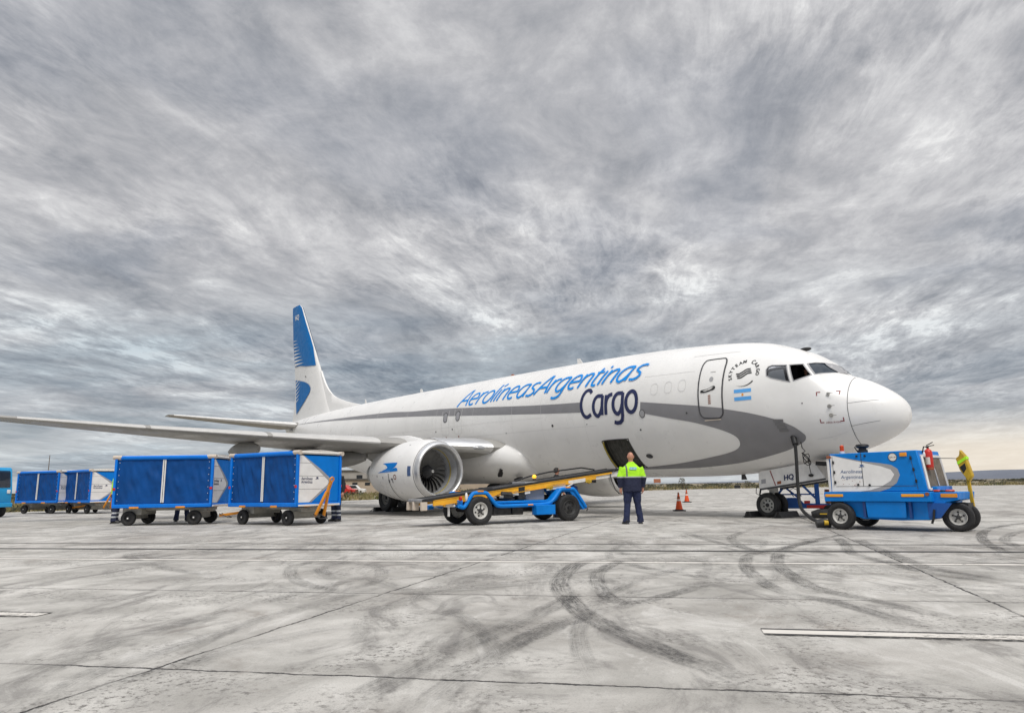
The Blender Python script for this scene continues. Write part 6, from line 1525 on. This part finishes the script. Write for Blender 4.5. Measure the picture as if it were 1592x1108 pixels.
def jacket_badge():
    mb = MB(); mb.prism(rrect(-.09, 1.335, .09, 1.40, .01), lambda u, v, s: Vector((u - .0, -.186 + s - (v - 1.33) * -.10, v)), -.006, .006); mb.build('back_print', 'back_label', w1)
mk('back_label', (.28, .50, .62), .6, 0, .25, 30)
jacket_badge()
def striped():
    m = bpy.data.materials.new('striped_trousers'); m.use_nodes = True; N = NT(m.node_tree)
    out = N.n('ShaderNodeOutputMaterial'); b = N.n('ShaderNodeBsdfPrincipled'); N.link(b.outputs[0], out.inputs[0])
    tc = N.n('ShaderNodeTexCoord').outputs['Object']; sep = N.n('ShaderNodeSeparateXYZ'); N.link(tc, sep.inputs[0]); z = sep.outputs[2]
    st = N.math('MAXIMUM', N.math('LESS_THAN', N.math('ABSOLUTE', N.math('SUBTRACT', z, .20)), .025), N.math('LESS_THAN', N.math('ABSOLUTE', N.math('SUBTRACT', z, .32)), .025))
    N.link(N.mix(st, (.013, .018, .05), (.55, .57, .58)), b.inputs['Base Color']); b.inputs['Roughness'].default_value = .8; M['striped_trousers'] = m
striped()
person('worker in lime safety vest behind the left end of the largest cart', (-12.66, 22.95, 0), R(-75), jacket='hivis_full', trousers='striped_trousers', hair='hair', vox=.014)
person('worker in dark navy trousers standing hidden behind the middle of the largest cart', (-10.75, 23.4, 0), R(20), jacket='navy_cloth', trousers='trouser_cloth', hair='hair', vox=.014, stance=.17, h=1.68)
person('worker in dark clothes behind the right end of the cart next to the engine', (-5.42, 22.0, 0), R(150), jacket='dark_cloth', trousers='striped_trousers', hair='hair', vox=.014, stance=.10, h=1.70)
lw = person('dark haired loader crouched by the far side of the belt loader, only head showing', (1.33, 22.35, 0), R(-60), jacket='dark_cloth', trousers='trouser_cloth', hair='hair', vox=.014, h=1.50)
pl = person('pilot in dark clothes seen through the open cockpit side window, hand at face', tuple(ACW(2.42, .50, 2.43)), YAW - R(90), jacket='dark_cloth', trousers='trouser_cloth', hair='hair', vox=.012, h=1.60, reach={1: ((.30, .22, 1.42), (.12, .20, 1.62))})

# ------------------------------------------------------------------ far background
def house(loc, rz, w, d, h, wall, label, wins, roof=True, cat='building'):
    t = empty('low_building', label, cat, loc, rz)
    mb = MB(); mb.box((0, 0, h / 2), (w, d, h)); mb.build('wall', wall, t)
    mb = MB(); mb.box((0, 0, h + .12), (w + .5, d + .5, .24)); mb.build('roof', 'roof_dark' if roof else 'roof_white', t)
    for x, z, ww, hh in wins: mb = MB(); mb.box((x, -d / 2 - .01, z), (ww, .06, hh)); mb.build('window', 'window_dark', t)
house((-33.5, 150, 0), R(8), 16, 8, 4.4, 'building_grey', 'grey two-storey building seen low under the aircraft tail', [(-5, 3.3, 1.6, .8), (1.5, 3.2, 1.2, .8)])
house((-27.5, 130, 0), R(4), 22, 6, 2.4, 'building_tan', 'long tan building with a row of small dark windows', [(-3 + 2.2 * k, 1.7, .9, .5) for k in range(6)])
house((-42, 145, 0), R(4), 10, 6, 3.0, 'building_tan', 'tan shed at the left of the row of airport buildings', [(-2, 2, 1.5, .8), (2, 2, 1.5, .8)], False)
house((-7.5, 175, 0), R(4), 34, 6, 3.0, 'building_tan', 'low sandy building seen between engine and conveyor', [(6 + 3 * k, 2, 1.0, .7) for k in range(3)], False)
def van(loc, rz, col, label):
    t = empty('parked_car', label, 'car', loc, rz, 'cars parked by the far buildings')
    mb = MB(); mb.prism([(-2.1, .35), (2.1, .35), (2.1, .8), (1.2, .95), (.7, 1.45), (-1.4, 1.45), (-2.0, .95)], lambda u, v, s: Vector((u, s, v)), -.85, .85); mb.build('body', col, t, bevel=.06)
    mb = MB(); mb.prism([(-1.3, .98), (1.0, .98), (.62, 1.38), (-1.25, 1.38)], lambda u, v, s: Vector((u, s, v)), -.87, .87); mb.build('window', 'window_dark', t)
    for x in (-1.3, 1.3):
        for y in (-.75, .75): wheel(t, (x, y, .32), .32, .2, side=-1 if y < 0 else 1, n=16, holes=0)
van((-25.2, 112, 0), R(4), 'white_metal', 'white car parked far behind, left of the jet engine'); van((-23.5, 98, 0), R(-4), 'red', 'small red car parked in front of the far tan building')
def signbox(loc, rz, w, h, label, m, z0=.15, name='airfield_sign'):
    t = empty(name, label, 'sign', loc, rz)
    mb = MB(); mb.box((0, 0, z0 + h / 2), (w, .25, h)); mb.build('panel', m, t, bevel=.03)
    for x in (-w * .35, w * .35): mb = MB(); mb.cyl((x, 0, 0), (x, 0, z0 + .05), .05, 8); mb.build('leg', 'chassis', t)
signbox((36.6, 118, 0), R(-15), .95, .50, 'black airfield sign box standing at the grass edge', 'black', .05)
signbox((33.5, 168, 0), R(-15), 1.6, .9, 'faded orange board standing in the scrub behind the cones', 'sign_orange', 1.2)
def pole(loc, h, label, head=True):
    t = empty('signal_pole', label, 'pole', loc)
    mb = MB(); mb.cyl((0, 0, 0), (0, 0, h), .06, 8, 0, .04); mb.build('post', 'wood', t)
    if head: mb = MB(); mb.cyl((0, -.15, h), (0, .15, h), .28, 14); mb.build('round_head', 'black', t)
pole((25.6, 150, 0), 1.9, 'short post with a round dark head in the scrub near the cones'); pole((-60.5, 93, 0), 5.8, 'thin pole standing behind the far left cart', False)
pole((-36.5, 66, 0), 3.0, 'thin pole above the far right cart roof', False)

def leafmat(name, a, b):
    m = bpy.data.materials.new(name); m.use_nodes = True; N = NT(m.node_tree)
    out = N.n('ShaderNodeOutputMaterial'); bs = N.n('ShaderNodeBsdfPrincipled'); N.link(bs.outputs[0], out.inputs[0])
    tc = N.n('ShaderNodeTexCoord').outputs['Object']; N.link(N.mix(N.maprange(N.noise(tc, .35, 5, .7), .35, .65), a, b), bs.inputs['Base Color']); bs.inputs['Roughness'].default_value = .9; M[name] = m
leafmat('dry_grass', (.30, .23, .115), (.13, .14, .045)); leafmat('scrub', (.085, .075, .045), (.045, .052, .028))
def inside_apron(x, y): return inside((x, y), EDGE + [(420, -420), (-320, -420)])
def build_scrub():
    rnd = random.Random(21); gm = MB(); sm = MB()
    def blade(mb, x, y, h, w, lean, a):
        dx, dy = math.cos(a) * w, math.sin(a) * w; lx, ly = math.cos(a * 3.1) * lean, math.sin(a * 3.1) * lean
        mb.add([(x - dx, y - dy, -.05), (x + dx, y + dy, -.05), (x + lx, y + ly, h)], [(0, 1, 2)])
    n = 0
    while n < 5200:
        az = rnd.uniform(-44, 42); d = 34 + (rnd.random() ** 1.7) * 190; x, y = d * math.sin(R(az)), d * math.cos(R(az))
        if inside_apron(x, y): continue
        n += 1; f = mnoise.noise(Vector((x * .06, y * .06, 3)))
        big = rnd.random() < .10 + .25 * max(0, f)
        if not big:
            for k in range(6): blade(gm, x + rnd.uniform(-.5, .5), y + rnd.uniform(-.5, .5), rnd.uniform(.12, .50) * (1 + .3 * f), rnd.uniform(.04, .12), rnd.uniform(.05, .25), rnd.uniform(0, 6))
        else:
            hh = rnd.uniform(.4, .85) * (1 + .4 * f); r = rnd.uniform(.4, 1.2)
            for k in range(34):
                a = rnd.uniform(0, 6.28); q = r * math.sqrt(rnd.random()); z = hh * rnd.random() * (1 - .5 * (q / r) ** 2); s = rnd.uniform(.06, .20)
                c = Vector((x + q * math.cos(a), y + q * math.sin(a), z)); u = Vector((rnd.uniform(-1, 1), rnd.uniform(-1, 1), rnd.uniform(-1, 1))).normalized() * s; v = u.orthogonal().normalized() * s * .7
                sm.add([c - u, c + v, c + u, c - v], [(0, 1, 2, 3)])
    o = gm.build('grass', 'dry_grass', smooth=0, fix=False); tag(o, 'dry yellowish grass along the edge of the apron', 'grass', kind='stuff')
    o = sm.build('scrub', 'scrub', smooth=0, fix=False); tag(o, 'low dark scrub bushes beyond the apron edge', 'scrub', kind='stuff')
    # far scrub line that closes the horizon
    fm = MB()
    for k in range(1500):
        az = rnd.uniform(-48, 48); d = rnd.uniform(240, 900); x, y = d * math.sin(R(az)), d * math.cos(R(az)); hh = rnd.uniform(.3, 1.0) * (1 + d / 1500); r = rnd.uniform(1.0, 4.5)
        for j in range(9):
            a = rnd.uniform(0, 6.28); q = r * math.sqrt(rnd.random()); c = Vector((x + q * math.cos(a), y + q * math.sin(a), hh * rnd.random() * (1 - .6 * q / r))); s = rnd.uniform(.3, .9)
            u = Vector((math.cos(az), -math.sin(az), 0)) * s * rnd.uniform(.6, 1.6); v = Vector((rnd.uniform(-.2, .2), rnd.uniform(-.2, .2), 1)) * s * .3
            fm.add([c - u, c + v, c + u, c - v], [(0, 1, 2, 3)])
    o = fm.build('scrub', 'scrub', smooth=0, fix=False); tag(o, 'distant dark scrub along the horizon', 'scrub', kind='stuff')
build_scrub()
def bush(loc, h, r, label, seed):
    rnd = random.Random(seed); t = empty('bush', label, 'bush', loc)
    mb = MB()
    for k in range(5): a = rnd.uniform(0, 6.28); mb.tube([(0, 0, 0), (math.cos(a) * r * .3, math.sin(a) * r * .3, h * .45), (math.cos(a) * r * .55, math.sin(a) * r * .55, h * .95)], [.05, .03, .012], 5)
    mb.build('stem', 'wood', t)
    mb = MB()
    for k in range(260):
        a = rnd.uniform(0, 6.28); z = h * rnd.uniform(.12, 1.0); q = r * math.sqrt(rnd.random()) * (1.1 - .75 * z / h); c = Vector((q * math.cos(a), q * math.sin(a), z)); s = rnd.uniform(.05, .14)
        u = Vector((rnd.uniform(-1, 1), rnd.uniform(-1, 1), rnd.uniform(-1, 1))).normalized() * s; v = u.orthogonal().normalized() * s * .6
        mb.add([c - u, c + v, c + u, c - v], [(0, 1, 2, 3)])
    mb.build('foliage', 'scrub', t, smooth=0, fix=False)
bush((29.5, 126, 0), 1.9, 1.1, 'tall ragged bush just right of the far engine', 1); bush((-6.5, 75, 0), 1.3, 1.6, 'low green bush seen between near engine and conveyor', 4); bush((41.5, 128, 0), 1.2, 1.5, 'dense bush at the apron edge right of the cones', 6)
